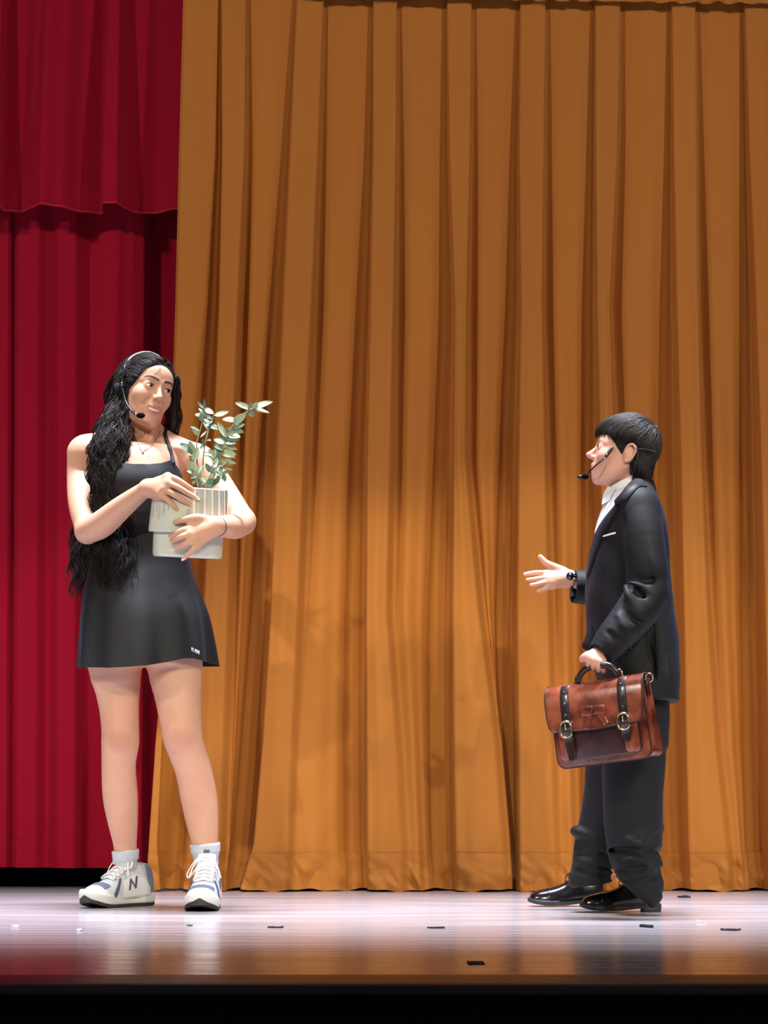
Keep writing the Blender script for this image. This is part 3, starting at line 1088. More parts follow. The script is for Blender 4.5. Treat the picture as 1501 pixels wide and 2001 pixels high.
def dress_pt(z, th_, extra=0.0):
    cx, cy, rx, ry = [np.interp(z, DL[:, 0], DL[:, i]) for i in (1, 2, 3, 4)]
    f_ = np.clip((0.98 - z) / .30, 0, 1)
    fold = f_ * (.012 * math.sin(3 * th_ + 1.0) + .008 * math.sin(7 * th_ + .4) + .004 * math.sin(13 * th_ + 2))
    fold -= .010 * f_ * math.exp(-((th_ + math.pi / 2 - .62) / .06) ** 2)
    c, s_ = math.cos(th_), math.sin(th_)
    q = (abs(c) ** 2.2 + abs(s_) ** 2.2) ** (-1 / 2.2)
    return Vector((cx + (rx + fold + extra) * c * q, cy + (ry + fold + extra) * s_ * q, z))


hemx = [(140, 1307), (147, 1306), (180, 1304), (212, 1305), (250, 1303), (287, 1300), (330, 1293), (362, 1286), (378, 1286), (395, 1290), (418, 1298), (430, 1299)]


def z_of(py, Y):
    return P(300, py, Y).z


def hem_z(th_):
    p = dress_pt(.71, th_)
    px = 750.5 + (p.x) / mpp(p.y) * 1.0
    if p.y < .02:
        y = np.interp(px, [a for a, b in hemx], [b for a, b in hemx])
        return z_of(y, p.y)
    return z_of(1300, p.y) - .004


def top_z(th_):
    a = math.degrees(th_) % 360
    # 0 = image right, 270 = front, 90 = back
    ys = np.interp(a, [0, 20, 90, 160, 180, 196, 214, 232, 252, 270, 288, 306, 326, 344, 360], [936, 942, 935, 942, 936, 930, 905, 910, 916, 918, 918, 914, 904, 922, 936])
    return z_of(ys, 0.0)


NT, NV = 140, 60
drs = MB()
outer, inner = [], []
for i in range(NV + 1):
    v = i / NV
    ro, ri = [], []
    for j in range(NT):
        t = 2 * math.pi * j / NT
        z = hem_z(t) + (top_z(t) - hem_z(t)) * v
        ro.append(dress_pt(z, t))
        ri.append(dress_pt(z, t, -.0035))
    outer.append(ro)
    inner.append(ri)
drs.grid(outer, close_u=True)
drs.grid([list(reversed(r_)) for r_ in inner], close_u=True)
drs.grid([inner[0], outer[0]], close_u=True)
drs.grid([outer[-1], inner[-1]], close_u=True)
dress = drs.build('dress', M_dress, W)
bB = bvh_of(bodyW)
bD = bvh_of(dress, bodyW)
for pts in ([(338, 908), (334, 890), (329, 872), (325, 858), (322, 850)], [(222, 908), (228, 890), (236, 872), (243, 858), (247, 848)]):
    q = [onto(bD, x, y, .0025)[0] for x, y in pts]
    e = q[-1]
    for dy in (.015, .03, .045, .06, .075):
        h = bB.ray_cast(e + Vector((0, dy, .08)), Vector((0, 0, -1)))
        if h[0] is not None:
            q.append(h[0] + Vector((0, 0, .003)))
    e = q[-1]
    q += [e + Vector((.004, .012, -.03)), e + Vector((.006, .012, -.08))]
    MB().tube([Vector(a) for a in catmull([tuple(a) for a in q], 4)], .0062, 8, flat=.35, up=(0, -1, .3)).build('strap', M_dress, dress)
# slit panel edge and small white letters near the hem
patch(bD, [(349, 1150), (353, 1190), (357, 1218), (362, 1250), (364, 1283)], [(351, 1150), (355, 1190), (359.5, 1218), (365, 1250), (368, 1283)], 24, 3, .0008, .0022, 'slit_edge', M_dress, dress)
letters = {'K': [((0, 0), (0, 1)), ((0, .5), (.7, 1)), ((0, .5), (.7, 0))], 'L': [((0, 0), (0, 1)), ((0, 0), (.7, 0))], 'X': [((0, 0), (.7, 1)), ((0, 1), (.7, 0))], 'D': [((0, 0), (0, 1)), ((0, 1), (.6, .8)), ((.6, .8), (.6, .2)), ((.6, .2), (0, 0))], 'U': [((0, 1), (0, .1)), ((0, .1), (.6, 0)), ((.6, 0), (.6, 1))]}
lg = MB()
for i, ch in enumerate('KLXDU'):
    for (a, b), (c, d) in letters[ch]:
        f_ = lambda u, v: onto(bD, 374 + i * 3.2 + u * 2.9, 1271.5 + i * 1.6 - v * 6.5 + u * 1.2, .0016)[0]
        lg.tube([f_(a, b), f_(c, d)], .00085, 5)
lg.build('lettering', mat('white_print', (225, 232, 240), .6, .3), dress)['label'] = 'tiny white lettering near the hem'

# hair: under-mass plus locks
M_hair = mat('black_hair', (13, 11, 13), .58, .32, var=(30, (34, 26, 25), .7))
FH = Field(axis((-.99, -.56, .004)), axis((-.22, .24, .004)), axis((.78, 1.70, .004)))
E = lambda c, r_, k=.01, op='u': FH.ell(TW(c), [x * sW for x in r_], k, op, MW)
E((0, .020, .032), (.082, .097, .086), .0)
E((0, .060, -.03), (.070, .055, .085), .03)
E((0, -.040, .056), (.062, .050, .041), .02)
E((.004, -.105, -.060), (.058, .072, .074), .012, 's')
E((.002, -.105, -.004), (.060, .074, .082), .010, 's')
G_front = [(TW((-.040, -.012, .108)), .010), (TW((-.068, -.006, .068)), .014), (TW((-.080, .002, .02)), .018), (P(236, 775, -.035), .022), (P(224, 815, -.05), .032), (P(214, 870, -.075), .050), (P(213, 930, -.085), .052), (P(219, 1000, -.085), .046), (P(224, 1060, -.09), .052), (P(222, 1110, -.105), .056), (P(230, 1158, -.12), .044)]
G_back = [(TW((-.03, .06, .09)), .016), (TW((-.06, .07, .03)), .024), (P(222, 815, .11), .040), (P(200, 880, .14), .050), (P(186, 960, .15), .050), (P(168, 1040, .15), .042), (P(156, 1100, .14), .034), (P(150, 1175, .12), .022)]
G_right = [(TW((.052, -.022, .100)), .004), (TW((.074, -.012, .060)), .008), (P(340, 735, .0), .012), (P(341, 775, .02), .017), (P(338, 815, .05), .022), (P(332, 850, .09), .024), (P(318, 930, .14), .024)]
G_mid = [(TW((-.03, .10, -.02)), .04), (P(262, 860, .14), .05), (P(250, 950, .16), .05), (P(235, 1050, .16), .05), (P(215, 1130, .16), .04)]
for G, sc in ((G_front, .62), (G_back, .62), (G_right, .6), (G_mid, .6)):
    FH.chain([p for p, _ in G[:-1]], [s_ * sc for _, s_ in G[:-1]], .015, n=4, flat=(1, 1.7))
V, Fc = FH.mesh(1)
del FH
cur, rad = [], []
for G, n_, sd, wv in ((G_front, 1080, 1, .0085), (G_back, 380, 2, .0085), (G_right, 180, 3, .005), (G_mid, 90, 4, .008)):
    c_, r_ = locks(G, n_, 60, wv, .095, .00125, sd, depth=.6)
    cur += c_
    rad += r_
# swept over the crown, from the parting to behind the ears
g = np.random.default_rng(5)
cc, cr = np.array((0, .020, .032)), np.array((.083, .098, .087))
for i in range(620):
    sg = -1 if g.uniform() < .62 else 1
    u = g.uniform()
    d0 = np.array((sg * (.04 + .30 * (1 - u) ** 3 + g.uniform(0, .1)), -.80 + 1.25 * u, .62 + .38 * math.sin(u * 2.6)))
    v = g.uniform()
    d1 = np.array((sg * (.95 - .35 * v), .05 + .75 * v, -.25 - .45 * v + g.uniform(-.1, .1)))
    d0 /= np.linalg.norm(d0)
    d1 /= np.linalg.norm(d1)
    bow = np.array((sg * .20, -.05 + .2 * u, .20))
    pts = []
    lift = g.uniform(.995, 1.03)
    ph = g.uniform(0, 6.28)
    for t in np.linspace(0, 1, 60):
        d = d0 * (1 - t) + d1 * t + bow * math.sin(t * math.pi)
        d /= np.linalg.norm(d)
        p = cc + d * cr * (1 + np.array((.06, .28, .19)) * max(0, -d[1]) ** 1.1) * (lift - .02 * max(0, .12 - t) / .12) + .0016 * np.array((math.sin(ph + t * 9), 0, math.cos(ph + t * 8)))
        pts.append(tuple(TW(p)))
    cur.append(np.array(pts))
    rad.append(np.full(60, .0014 * g.uniform(.7, 1.3)) * np.interp(np.linspace(0, 1, 60), [0, .08, .9, 1], [.4, 1, 1, .5]))
# combed back from the hairline
for i in range(420):
    a = R(g.uniform(-100, 100))
    sg = -1 if a < 0 else 1
    hx = .010 + (.056 if a > 0 else .073) * math.sin(a)
    hz_ = -.004 + .085 * math.cos(a)
    fx, fz = hx / .083, (hz_ - .032) / .087
    fy = -math.sqrt(max(.05, 1 - fx * fx - fz * fz))
    d0 = np.array((fx, fy, fz))
    d0 /= np.linalg.norm(d0)
    d1 = np.array((sg * g.uniform(.55, 1.0), g.uniform(.2, .9), g.uniform(-.45, .25)))
    d1 /= np.linalg.norm(d1)
    bow = np.array((sg * .16, 0, .30 * math.cos(a)))
    lift = g.uniform(.99, 1.025)
    pts = []
    for t in np.linspace(0, 1, 60):
        d = d0 * (1 - t) + d1 * t + bow * math.sin(t * math.pi)
        d /= np.linalg.norm(d)
        pts.append(tuple(TW(cc + d * cr * (1 + np.array((.06, .28, .19)) * max(0, -d[1]) ** 1.1) * (lift - .03 * max(0, .1 - t) / .1))))
    cur.append(np.array(pts))
    rad.append(np.full(60, .0013 * g.uniform(.7, 1.3)) * np.interp(np.linspace(0, 1, 60), [0, .08, .9, 1], [.4, 1, 1, .5]))
# fly-away hairs
for i in range(36):
    a = g.uniform(-2.6, .6)
    d0 = np.array((math.sin(a), g.uniform(-.3, .8), abs(math.cos(a)) + .1))
    d0 /= np.linalg.norm(d0)
    d1 = d0 + np.array((g.normal(0, .3), .4, -.1))
    pts = []
    for t in np.linspace(0, 1, 60):
        d = d0 + (d1 - d0) * t
        d /= np.linalg.norm(d)
        pts.append(tuple(TW(cc + d * cr * (1.0 + .10 * math.sin(t * 2.6)))))
    cur.append(np.array(pts))
    rad.append(np.full(60, .00035))
for i in range(3):
    pts = catmull([tuple(TW((-.012 + .004 * i, -.074, .078))), tuple(TW((-.016 + .003 * i, -.092, .060))), tuple(TW((-.024 + .002 * i, -.093, .044))), tuple(TW((-.028, -.092, .036)))], 8)
    cur.append(resample(pts, 60))
    rad.append(np.full(60, .0004))
V2, F2 = strand_mesh(cur, rad, 3)
hairW = obj_from('hair', np.vstack([V, V2]), np.vstack([Fc, F2 + len(V)]), M_hair, W)
hairW['label'] = 'very long wavy black hair'

# socks
M_sock = mat('grey_ribbed_sock', (196, 204, 212), .85, .2, bump=(220, .35, (3, 3, .4)))


def sock(lg, ytop, ybot, cuff, nm='sock'):
    mb = MB()
    rings = []
    ys = np.linspace(ybot, ytop, 26)
    X = np.array([(y, x, Y, r_) for x, y, Y, r_ in lg])
    for i, y in enumerate(ys):
        x, Y, r_ = [np.interp(y, X[:, 0], X[:, c]) for c in (1, 2, 3)]
        v = (y - ytop) / (ybot - ytop)
        rr = r_ + .003 + (.0045 if v < cuff else .0) + .0016 * math.sin(v * 26) * (v > cuff)
        rr *= 1 if i < 25 else .94
        rr = max(rr - .012 * max(0, (v - .62) / .38), r_ + .0025)
        c = P(x, y, Y)
        rings.append([c + Vector((math.cos(t) * rr, math.sin(t) * rr, .004 * math.sin(t + 1) + .0012 * math.sin(4 * t + v * 9))) for t in np.linspace(0, 2 * math.pi, 32, endpoint=False)])
    mb.loft(rings)
    return mb.build(nm, M_sock, W)


sock(LEG1, 1661, 1722, .34)
sock(LEG2, 1648, 1722, .28)


# ------------------------------------------------------------------ shoes
def shoe_base(st):
    A = np.array(st, float)
    Q = np.array(catmull([tuple(a) for a in A], 6))

    def S(x, a, off=0.0):
        hw, h, zb, yc = [np.interp(x, Q[::-1, 0], Q[::-1, i]) for i in (1, 2, 3, 4)]
        ca, sa = math.cos(a), math.sin(a)
        e = .78
        y = hw * math.copysign(abs(ca) ** e, ca)
        z = h * abs(sa) ** (.92)
        n = Vector((0, ca / max(hw, .01), sa / max(h, .01))).normalized()
        return Vector((x, yc + y, zb + z)) + n * off
    return S, Q


def shoe_upper(S, Q, n=22):
    mb = MB()
    rows = [[S(x, math.pi * j / n) for j in range(n + 1)] for x in Q[:, 0]]
    mb.grid([list(reversed(r_)) for r_ in rows])
    # close both ends
    for r_ in (rows[0], rows[-1]):
        b = len(mb.v)
        mb.v += [tuple(p) for p in r_]
        mb.f.append(tuple(range(b, b + len(r_))))
    return mb


def xform(mb, M):
    mb.v = [tuple(M @ Vector(v)) for v in mb.v]
    return mb


def over(S, A, B, n, m, off, thick=.0016):
    """a piece stitched on the shoe between two (x, angle in degrees) polylines"""
    A = resample([a + (0.,) for a in A], n)
    B = resample([b + (0.,) for b in B], n)
    mb = MB()
    rows = []
    for i in range(n):
        r_ = []
        for j in range(m):
            q = A[i] + (B[i] - A[i]) * j / (m - 1)
            e = min(i, n - 1 - i, j, m - 1 - j)
            r_.append(S(q[0], R(q[1]), off + (thick if e > 0 else 0)))
        rows.append(r_)
    mb.grid(rows)
    return mb


def sole(outline, z0, z1, spring, inset=.0):
    mb = MB()
    rings = []
    for z, k in ((z0, .985), (z0 + (z1 - z0) * .2, 1.0), (z0 + (z1 - z0) * .8, 1.0), (z1, .985)):
        rings.append([Vector((x * k, y * k, z + spring(x))) for x, y in outline])
    mb.loft(rings)
    return mb


def foot_outline(L0, L1, w, n=44):
    pts = catmull([(-L0, 0), (-L0 * .93, w * .55), (-L0 * .5, w * .74), (0, w * .70), (L1 * .45, w * .96), (L1 * .72, w * .98), (L1 * .93, w * .62), (L1, 0), (L1 * .95, -w * .60), (L1 * .74, -w * .95), (L1 * .4, -w * .86), (0, -w * .64), (-L0 * .5, -w * .70), (-L0 * .93, -w * .52), (-L0, 0)], 5)[:-1]
    return pts


M_mesh = mat('white_shoe_mesh', (214, 220, 226), .7, .3, bump=(320, .5))
M_white = mat('white_shoe_leather', (236, 238, 240), .45, .4, bump=(60, .08))
M_lacew = mat('white_lace', (240, 242, 244), .8, .2, bump=(300, .3))
M_greyov = mat('grey_blue_suede', (120, 132, 158), .8, .2, bump=(200, .3))
M_slate = mat('slate_overlay', (84, 92, 112), .6, .3)
M_out = mat('dark_rubber', (58, 60, 56), .8, .25, bump=(120, .3))
M_midsole = mat('white_midsole', (228, 230, 226), .6, .3, bump=(40, .25))


def sneaker(base, yaw, parent, label, bow, letter_side):
    """toe towards +x locally; base is the floor point under the ankle"""
    st = [(.160, .010, .012, .020, 0), (.155, .026, .024, .020, 0), (.140, .038, .036, .022, 0), (.115, .045, .044, .023, 0), (.085, .047, .053, .024, 0), (.055, .045, .066, .025, 0), (.025, .042, .084, .026, 0), (-.005, .040, .098, .027, 0), (-.035, .038, .102, .028, 0), (-.065, .036, .100, .028, 0), (-.088, .030, .094, .028, 0), (-.100, .018, .080, .028, 0)]
    S, Q = shoe_base(st)
    M = Matrix.Translation(base) @ Matrix.Rotation(yaw, 4, 'Z')
    shoe = xform(shoe_upper(S, Q), M).build('shoe', M_mesh, parent)
    shoe['label'] = label
    put = lambda mb, nm, m: xform(mb, M).build(nm, m, shoe)
    spring = lambda x: .018 * max(0, (x - .09) / .075) ** 2 + .004 * max(0, (-x - .07) / .04) ** 2
    ol = foot_outline(.108, .168, .050)
    mid = sole(ol, .010, .036, spring)
    put(mid, 'midsole', M_midsole)
    put(sole([(x * .985, y * .97) for x, y in ol], .0, .012, lambda x: spring(x)), 'outsole', M_out)
    # dark toe bumper that wraps up the front
    tb = MB()
    rows = []
    for a in np.linspace(-40, 40, 17):
        h = .034 * (1 - (abs(a) / 40) ** 1.6)
        r_ = []
        for v in np.linspace(0, 1, 5):
            z = .002 + h * v
            k = 1.025 - .02 * v
            r_.append(Vector((.168 * k * (1 - .21 * (abs(a) / 40) ** 2) - .006 * v * v, .041 * a / 40 * k * 1.02, z + .016)))
        rows.append(r_)
    tb.grid(rows)
    put(tb, 'toe_bumper', M_out)
    # overlays
    put(over(S, [(.158, 10), (.150, 60), (.148, 90), (.150, 120), (.158, 170)], [(.10, 2), (.117, 45), (.122, 90), (.117, 135), (.10, 178)], 17, 6, .0012), 'toe_cap', M_white)
    put(over(S, [(.121, 42), (.124, 70), (.125, 90), (.124, 110), (.121, 138)], [(.094, 48), (.100, 72), (.100, 90), (.100, 108), (.094, 132)], 13, 4, .0022), 'toe_band', M_greyov)
    for sd in (0, 1):
        m_ = (lambda a: a) if sd == 0 else (lambda a: 180 - a)
        put(over(S, [(.100, m_(3)), (.085, m_(25)), (.070, m_(40)), (.056, m_(56))], [(.084, m_(3)), (.070, m_(22)), (.058, m_(38)), (.046, m_(54))], 10, 4, .0022), 'side_stripe', M_slate)
        put(over(S, [(.055, m_(2)), (.03, m_(2)), (-.01, m_(2)), (-.04, m_(2)), (-.075, m_(2))], [(.044, m_(40)), (.02, m_(43)), (-.012, m_(42)), (-.04, m_(32)), (-.075, m_(16))], 13, 7, .0016), 'quarter_panel', M_white)
        put(over(S, [(.062, m_(58)), (.035, m_(62)), (.010, m_(64)), (-.012, m_(66))], [(.066, m_(70)), (.038, m_(72)), (.012, m_(74)), (-.010, m_(76))], 12, 4, .003), 'eyestay', M_white)
        put(over(S, [(-.095, m_(8)), (-.094, m_(40)), (-.092, m_(66))], [(-.066, m_(6)), (-.058, m_(38)), (-.062, m_(68))], 9, 4, .0028), 'heel_counter', M_greyov)
        # block letter on the side
        for p_, q_, w_ in (((.030, 14), (.020, 36), .009), ((.022, 35), (.002, 15), .007), ((.004, 14), (-.006, 36), .009)):
            put(over(S, [(p_[0], m_(p_[1])), (q_[0], m_(q_[1]))], [(p_[0] - w_, m_(p_[1])), (q_[0] - w_, m_(q_[1]))], 8, 4, .0042, .0012), 'side_letter', M_slate)
    # tongue, laces, bow
    tg = MB()
    rows = []
    for x, h in ((.075, .005), (.045, .008), (.015, .012), (-.005, .020), (-.018, .034)):
        b0 = S(x, math.pi / 2, h)
        rows.append([b0 + Vector((0, w, -abs(w) * .25)) for w in np.linspace(-.026, .026, 9)])
    tg.grid(rows)
    put(tg, 'tongue', M_white)
    pl = MB()
    b0 = S(-.010, math.pi / 2, .026)
    pl.box(b0 + Vector((.004, 0, .012)), (.004, .018, .010), bev=.0015)
    put(pl, 'pull_tab', M_slate)
    xs = [.070, .055, .040, .025, .011]
    for i, x in enumerate(xs):
        lc = MB()
        x2 = x - .012
        for a0, a1 in ((62, 118), (118, 62)):
            pts = [S(x + (x2 - x) * t, R(a0 + (a1 - a0) * t), .0085 + .004 * math.sin(t * math.pi)) for t in np.linspace(0, 1, 7)]
            lc.tube(pts, .0036, 6, flat=.45)
        put(lc, 'lace', M_lacew)
    for sg, (dx, dy, dz, ln) in zip((1, -1), bow):
        lp = MB()
        k0 = S(.0, math.pi / 2, .016)
        pts = catmull([tuple(k0), tuple(k0 + Vector((dx * .4, dy * .5, dz * .2 + .012))), tuple(k0 + Vector((dx, dy, dz))), tuple(k0 + Vector((dx * 1.15 + .006, dy * .92, dz - .014))), tuple(k0 + Vector((dx * .6 + .008, dy * .45, dz * .4 - .006))), tuple(k0 + Vector((.004, 0, 0)))], 6)
        lp.tube([Vector(p) for p in pts], .0034, 6, flat=.5)
        put(lp, 'lace_loop', M_lacew)
        le = MB()
        pts = catmull([tuple(k0), tuple(k0 + Vector((.012, sg * .022, .002))), tuple(k0 + Vector((.026, sg * .036, -.020))), tuple(k0 + Vector((.034, sg * .046, -.05 * ln)))], 6)
        le.tube([Vector(p) for p in pts], .0032, 6, flat=.5)
        put(le, 'lace_end', M_lacew)
    return shoe


a1 = P(248, 1700, .14)
sneaker((a1.x - .004, .135, 0), R(-90 - 38), W, 'pale running shoe turned sideways', [(.01, -.035, .0, 1), (.012, .040, -.012, 1)], 0)
a2 = P(405, 1700, .03)
sneaker((a2.x + .002, -.030, 0), R(-90 - 2), W, 'pale running shoe facing forward', [(.014, -.052, -.035, 1), (.012, .030, -.014, 1)], 0)

# ------------------------------------------------------------------ what she wears besides clothes
ht = MB()
c0, c1 = P(424, 1028, -.335), P(444, 1029, -.28)
d = (c1 - c0).normalized()
c_ = c0 + d * .004
sx = d.cross(Vector((0, 0, 1))).normalized()
sz = d.cross(sx)
ht.grid([[c_ + d * (.005 * math.sin(t) + .0024 * math.cos(q)) + (sx * math.cos(t) + sz * math.sin(t)) * (.0265 + .0024 * math.sin(q)) for q in np.linspace(0, 2 * math.pi, 8, endpoint=False)] for t in np.linspace(0, 2 * math.pi, 48, endpoint=False)], True, True)
tag(ht.build('hair_tie', mat('dark_purple_elastic', (42, 26, 58), .7, .3)), 'thin dark purple hair tie around the woman\'s wrist', 'hair tie')

bH = bvh_of(hairW, bodyW)
nk = empty('necklace', P(278, 880, -.05), 'fine gold chain necklace with a tiny pendant on the woman', 'necklace')
q = [onto(bB, x, y, .0015)[0] for x, y in ((262, 838), (264, 855), (269, 868), (275, 878), (279, 882), (287, 878), (297, 868), (306, 856), (313, 842))]
MB().tube([Vector(p) for p in catmull([tuple(p) for p in q], 5)], .0009, 5).build('chain', mat('gold_chain', (190, 140, 70), .3, .5, 1.0), nk)
MB().sphere(q[4] + Vector((0, -.002, -.005)), (.004, .0022, .006), 12, 8).build('pendant', mat('gold_pale', (235, 200, 150), .25, .5, .8), nk)
# ------------------------------------------------------------------ the boy
B = empty('person', (0.66, -0.30, 0.0), 'dark-haired person in a black suit standing in profile with one hand held out', 'person')
M_skinB = mat('skin_boy', (222, 172, 152), .48, .35, sss=.12, tint=True, bump=(180, .04), var=(14, (216, 162, 142), .5))
FB = Field(axis((.36, .54, .0025), (.54, .80, .002), (.80, .86, .005)), axis((-.64, -.53, .003), (-.53, -.41, .005), (-.41, -.20, .002), (-.20, -.06, .0028)),
           axis((.08, .64, .01), (.64, .76, .003), (.76, .87, .008), (.87, 1.03, .0025), (1.03, 1.16, .006), (1.16, 1.46, .002)))
FB.vloft(rows_to_loft([(1400, 1185, 1295, -.43, -.17), (1300, 1180, 1300, -.43, -.17), (1200, 1175, 1295, -.42, -.18), (1100, 1175, 1290, -.43, -.17), (1020, 1190, 1285, -.44, -.16), (985, 1205, 1275, -.42, -.18)]), 0.0)
FB.chain([P(1243, 1000, -.30), P(1236, 960, -.30), P(1226, 915, -.30)], [.055, .045, .046], .02, n=4)
FB.chain([P(1240, 1000, -.44), P(1245, 1000, -.30), P(1240, 1000, -.16)], [.04, .045, .04], .03)
FB.chain([P(1248, 1000, -.45), P(1262, 1150, -.49), P(1172, 1280, -.555)], [.04, .033, .023], .02)
FB.chain([P(1240, 1000, -.15), P(1225, 1150, -.11), P(1112, 1132, -.125)], [.04, .033, .022], .02)
FB.chain([P(1240, 1390, -.36), P(1236, 1550, -.36), P(1250, 1725, -.37)], [.06, .040, .026], .02)
FB.chain([P(1225, 1390, -.24), P(1200, 1550, -.23), P(1165, 1725, -.22)], [.06, .040, .026], .02)
# open far hand
wf = P(1112, 1130, -.125)
kf = [P(1068, 1121, -.135), P(1070, 1130, -.142), P(1073, 1138, -.144), P(1079, 1145, -.140)]
ff = [[P(1054, 1119, -.140), P(1039, 1120, -.142), P(1026, 1122, -.145)], [P(1057, 1130, -.150), P(1043, 1132, -.154), P(1031, 1133, -.156)],
      [P(1061, 1139, -.153), P(1048, 1142, -.157), P(1038, 1143, -.158)], [P(1070, 1148, -.148), P(1061, 1152, -.152), P(1052, 1155, -.154)]]
hand_field(FB, wf, kf, ff, [P(1100, 1116, -.125), P(1082, 1108, -.128), P(1067, 1100, -.130), P(1056, 1088, -.130)], rw=.0175, rk=.0095, rf=(.0078, .0072, .0066, .0058))
# near hand closed round the bag's handle
wn = P(1168, 1280, -.557)
kn = [P(1150, 1286, -.584), P(1160, 1290, -.590), P(1170.5, 1294, -.589), P(1180.5, 1297, -.583)]
fn = [[k_ + Vector((-.001, -.004, -.011)), k_ + Vector((.0, .008, -.020)), k_ + Vector((.001, .024, -.019)), k_ + Vector((.002, .031, -.008))] for k_ in kn]
hand_field(FB, wn, kn, fn, [P(1160, 1279, -.57), P(1148, 1282, -.578), P(1140, 1286, -.572), P(1137, 1290, -.560)], rw=.017, rk=.0078, rf=(.0070, .0068, .0064, .0058), kk=.009)
MBoy = Matrix.Rotation(R(-93), 3, 'Z') @ Matrix.Rotation(R(-13.5), 3, 'X')
sB = 0.865
oB = P(1146, 888, -.30) - MBoy @ (Vector((0, -.1195, -.0245)) * sB)
TB = head_field(FB, MBoy, oB, sB, 'boy')
V, Fc = FB.mesh(1)
del FB
bodyB = obj_from('body', V, Fc, M_skinB, B)
set_tint(bodyB, face_tint(local(V, MBoy, oB, sB), 'boy', (208, 124, 120), (44, 32, 30)))
eyes(B, TB, MBoy, sB, (-.05, -1, .02))

# hair
FH = Field(axis((.52, .84, .003)), axis((-.42, -.18, .003)), axis((1.14, 1.46, .003)))
E = lambda c, r_, k=.01, op='u': FH.ell(TB(c), [x * sB for x in r_], k, op, MBoy)
E((0, .016, .040), (.081, .091, .096), .0)
E((0, .050, -.040), (.056, .040, .056), .03)
E((0, -.044, .062), (.060, .050, .038), .03)
E((0, -.098, -.086), (.13, .106, .128), .006, 's')
for g_ in (-1, 1):
    E((g_ * .088, .014, -.006), (.034, .021, .036), .006, 's')
V, Fc = FH.mesh(1)
del FH
g = np.random.default_rng(15)
cc, cr = np.array((0, .016, .040)), np.array((.083, .094, .0995))
whorl = np.array((.10, .62, .78))
cur, rad = [], []
for i in range(2200):
    a = g.uniform(0, 2 * math.pi)
    # end directions: fringe in front, over the ears at the sides, nape behind
    ex, ey = math.sin(a), -math.cos(a)
    front = max(0, math.cos(a)) ** 1.5
    back = max(0, -math.cos(a)) ** .7
    ez = .05 * front - .30 * (1 - front) * (1 - back) - 1.05 * back
    d1 = np.array((ex, ey * (1 if ey < 0 else .75), ez + g.uniform(-.10, .07)))
    st = g.uniform(0, .45)
    d0 = whorl + np.array((ex, ey, 0)) * .12 + g.normal(0, .05, 3)
    d0 /= np.linalg.norm(d0)
    d1 /= np.linalg.norm(d1)
    d0 = d0 + (d1 - d0) * st
    lift = g.uniform(.99, 1.04)
    ph = g.uniform(0, 6.28)
    pts = []
    ln = g.uniform(.82, 1.0)
    for t in np.linspace(0, ln, 16):
        up = np.array((0, -.15, .38)) * math.sin(t * math.pi) * (1 - st)
        d = d0 * (1 - t) + d1 * t + up
        d /= np.linalg.norm(d)
        k_ = lift + .03 * math.sin(t * math.pi) - .07 * t ** 4
        r_ = cr * np.array((1, 1 + .31 * max(0, -d[1]) ** 1.2, 1))
        if d[2] < -.25:
            r_ = r_ * np.array((.86, .97, 1.08))
        p = cc + d * r_ * k_ + .0016 * np.array((math.sin(ph + t * 7), math.cos(ph + 5 * t), 0))
        pts.append(tuple(TB(p)))
    # keep ears free
    e = (np.array(pts[-1]) - np.array(TB((0, .014, -.006))))
    q = local(np.array(pts), MBoy, oB, sB)
    inear = (np.abs(q[:, 0]) > .05) & (((q[:, 1] - .014) / .021) ** 2 + ((q[:, 2] + .006) / .033) ** 2 < 1)
    if inear.any():
        kcut = int(np.argmax(inear))
        if kcut < 5:
            continue
        pts = [tuple(v) for v in resample(pts[:kcut], 16)]
    cur.append(np.array(pts))
    rad.append(np.full(16, .0018 * g.uniform(.7, 1.25)) * np.interp(np.linspace(0, 1, 16), [0, .1, .7, 1], [.5, 1, .9, .2]))
for i in range(420):
    b_ = g.uniform(-1.75, 1.75)
    x0, y0 = math.sin(b_), math.cos(b_)
    p0 = np.array((x0 * .079, .016 + y0 * .088, g.uniform(-.03, .03)))
    p1 = np.array((x0 * .056, .030 + y0 * .062, -.070 - .022 * max(0, y0) + g.uniform(-.012, .012)))
    if p0[1] < .036:
        continue
    md = (p0 + p1) / 2 + np.array((x0, y0, 0)) * .008
    pts = catmull([tuple(TB(p0)), tuple(TB(md)), tuple(TB(p1))], 8)
    cur.append(resample(pts, 16))
    rad.append(np.full(16, .0017 * g.uniform(.7, 1.25)) * np.interp(np.linspace(0, 1, 16), [0, .1, .7, 1], [.5, 1, .9, .2]))
V2, F2 = strand_mesh(cur, rad)
hairB = obj_from('hair', np.vstack([V, V2]), np.vstack([Fc, F2 + len(V)]), mat('dark_brown_hair', (15, 12, 13), .5, .4, var=(45, (36, 28, 27), .6)), B)
hairB['label'] = 'short dark straight hair with a fringe'

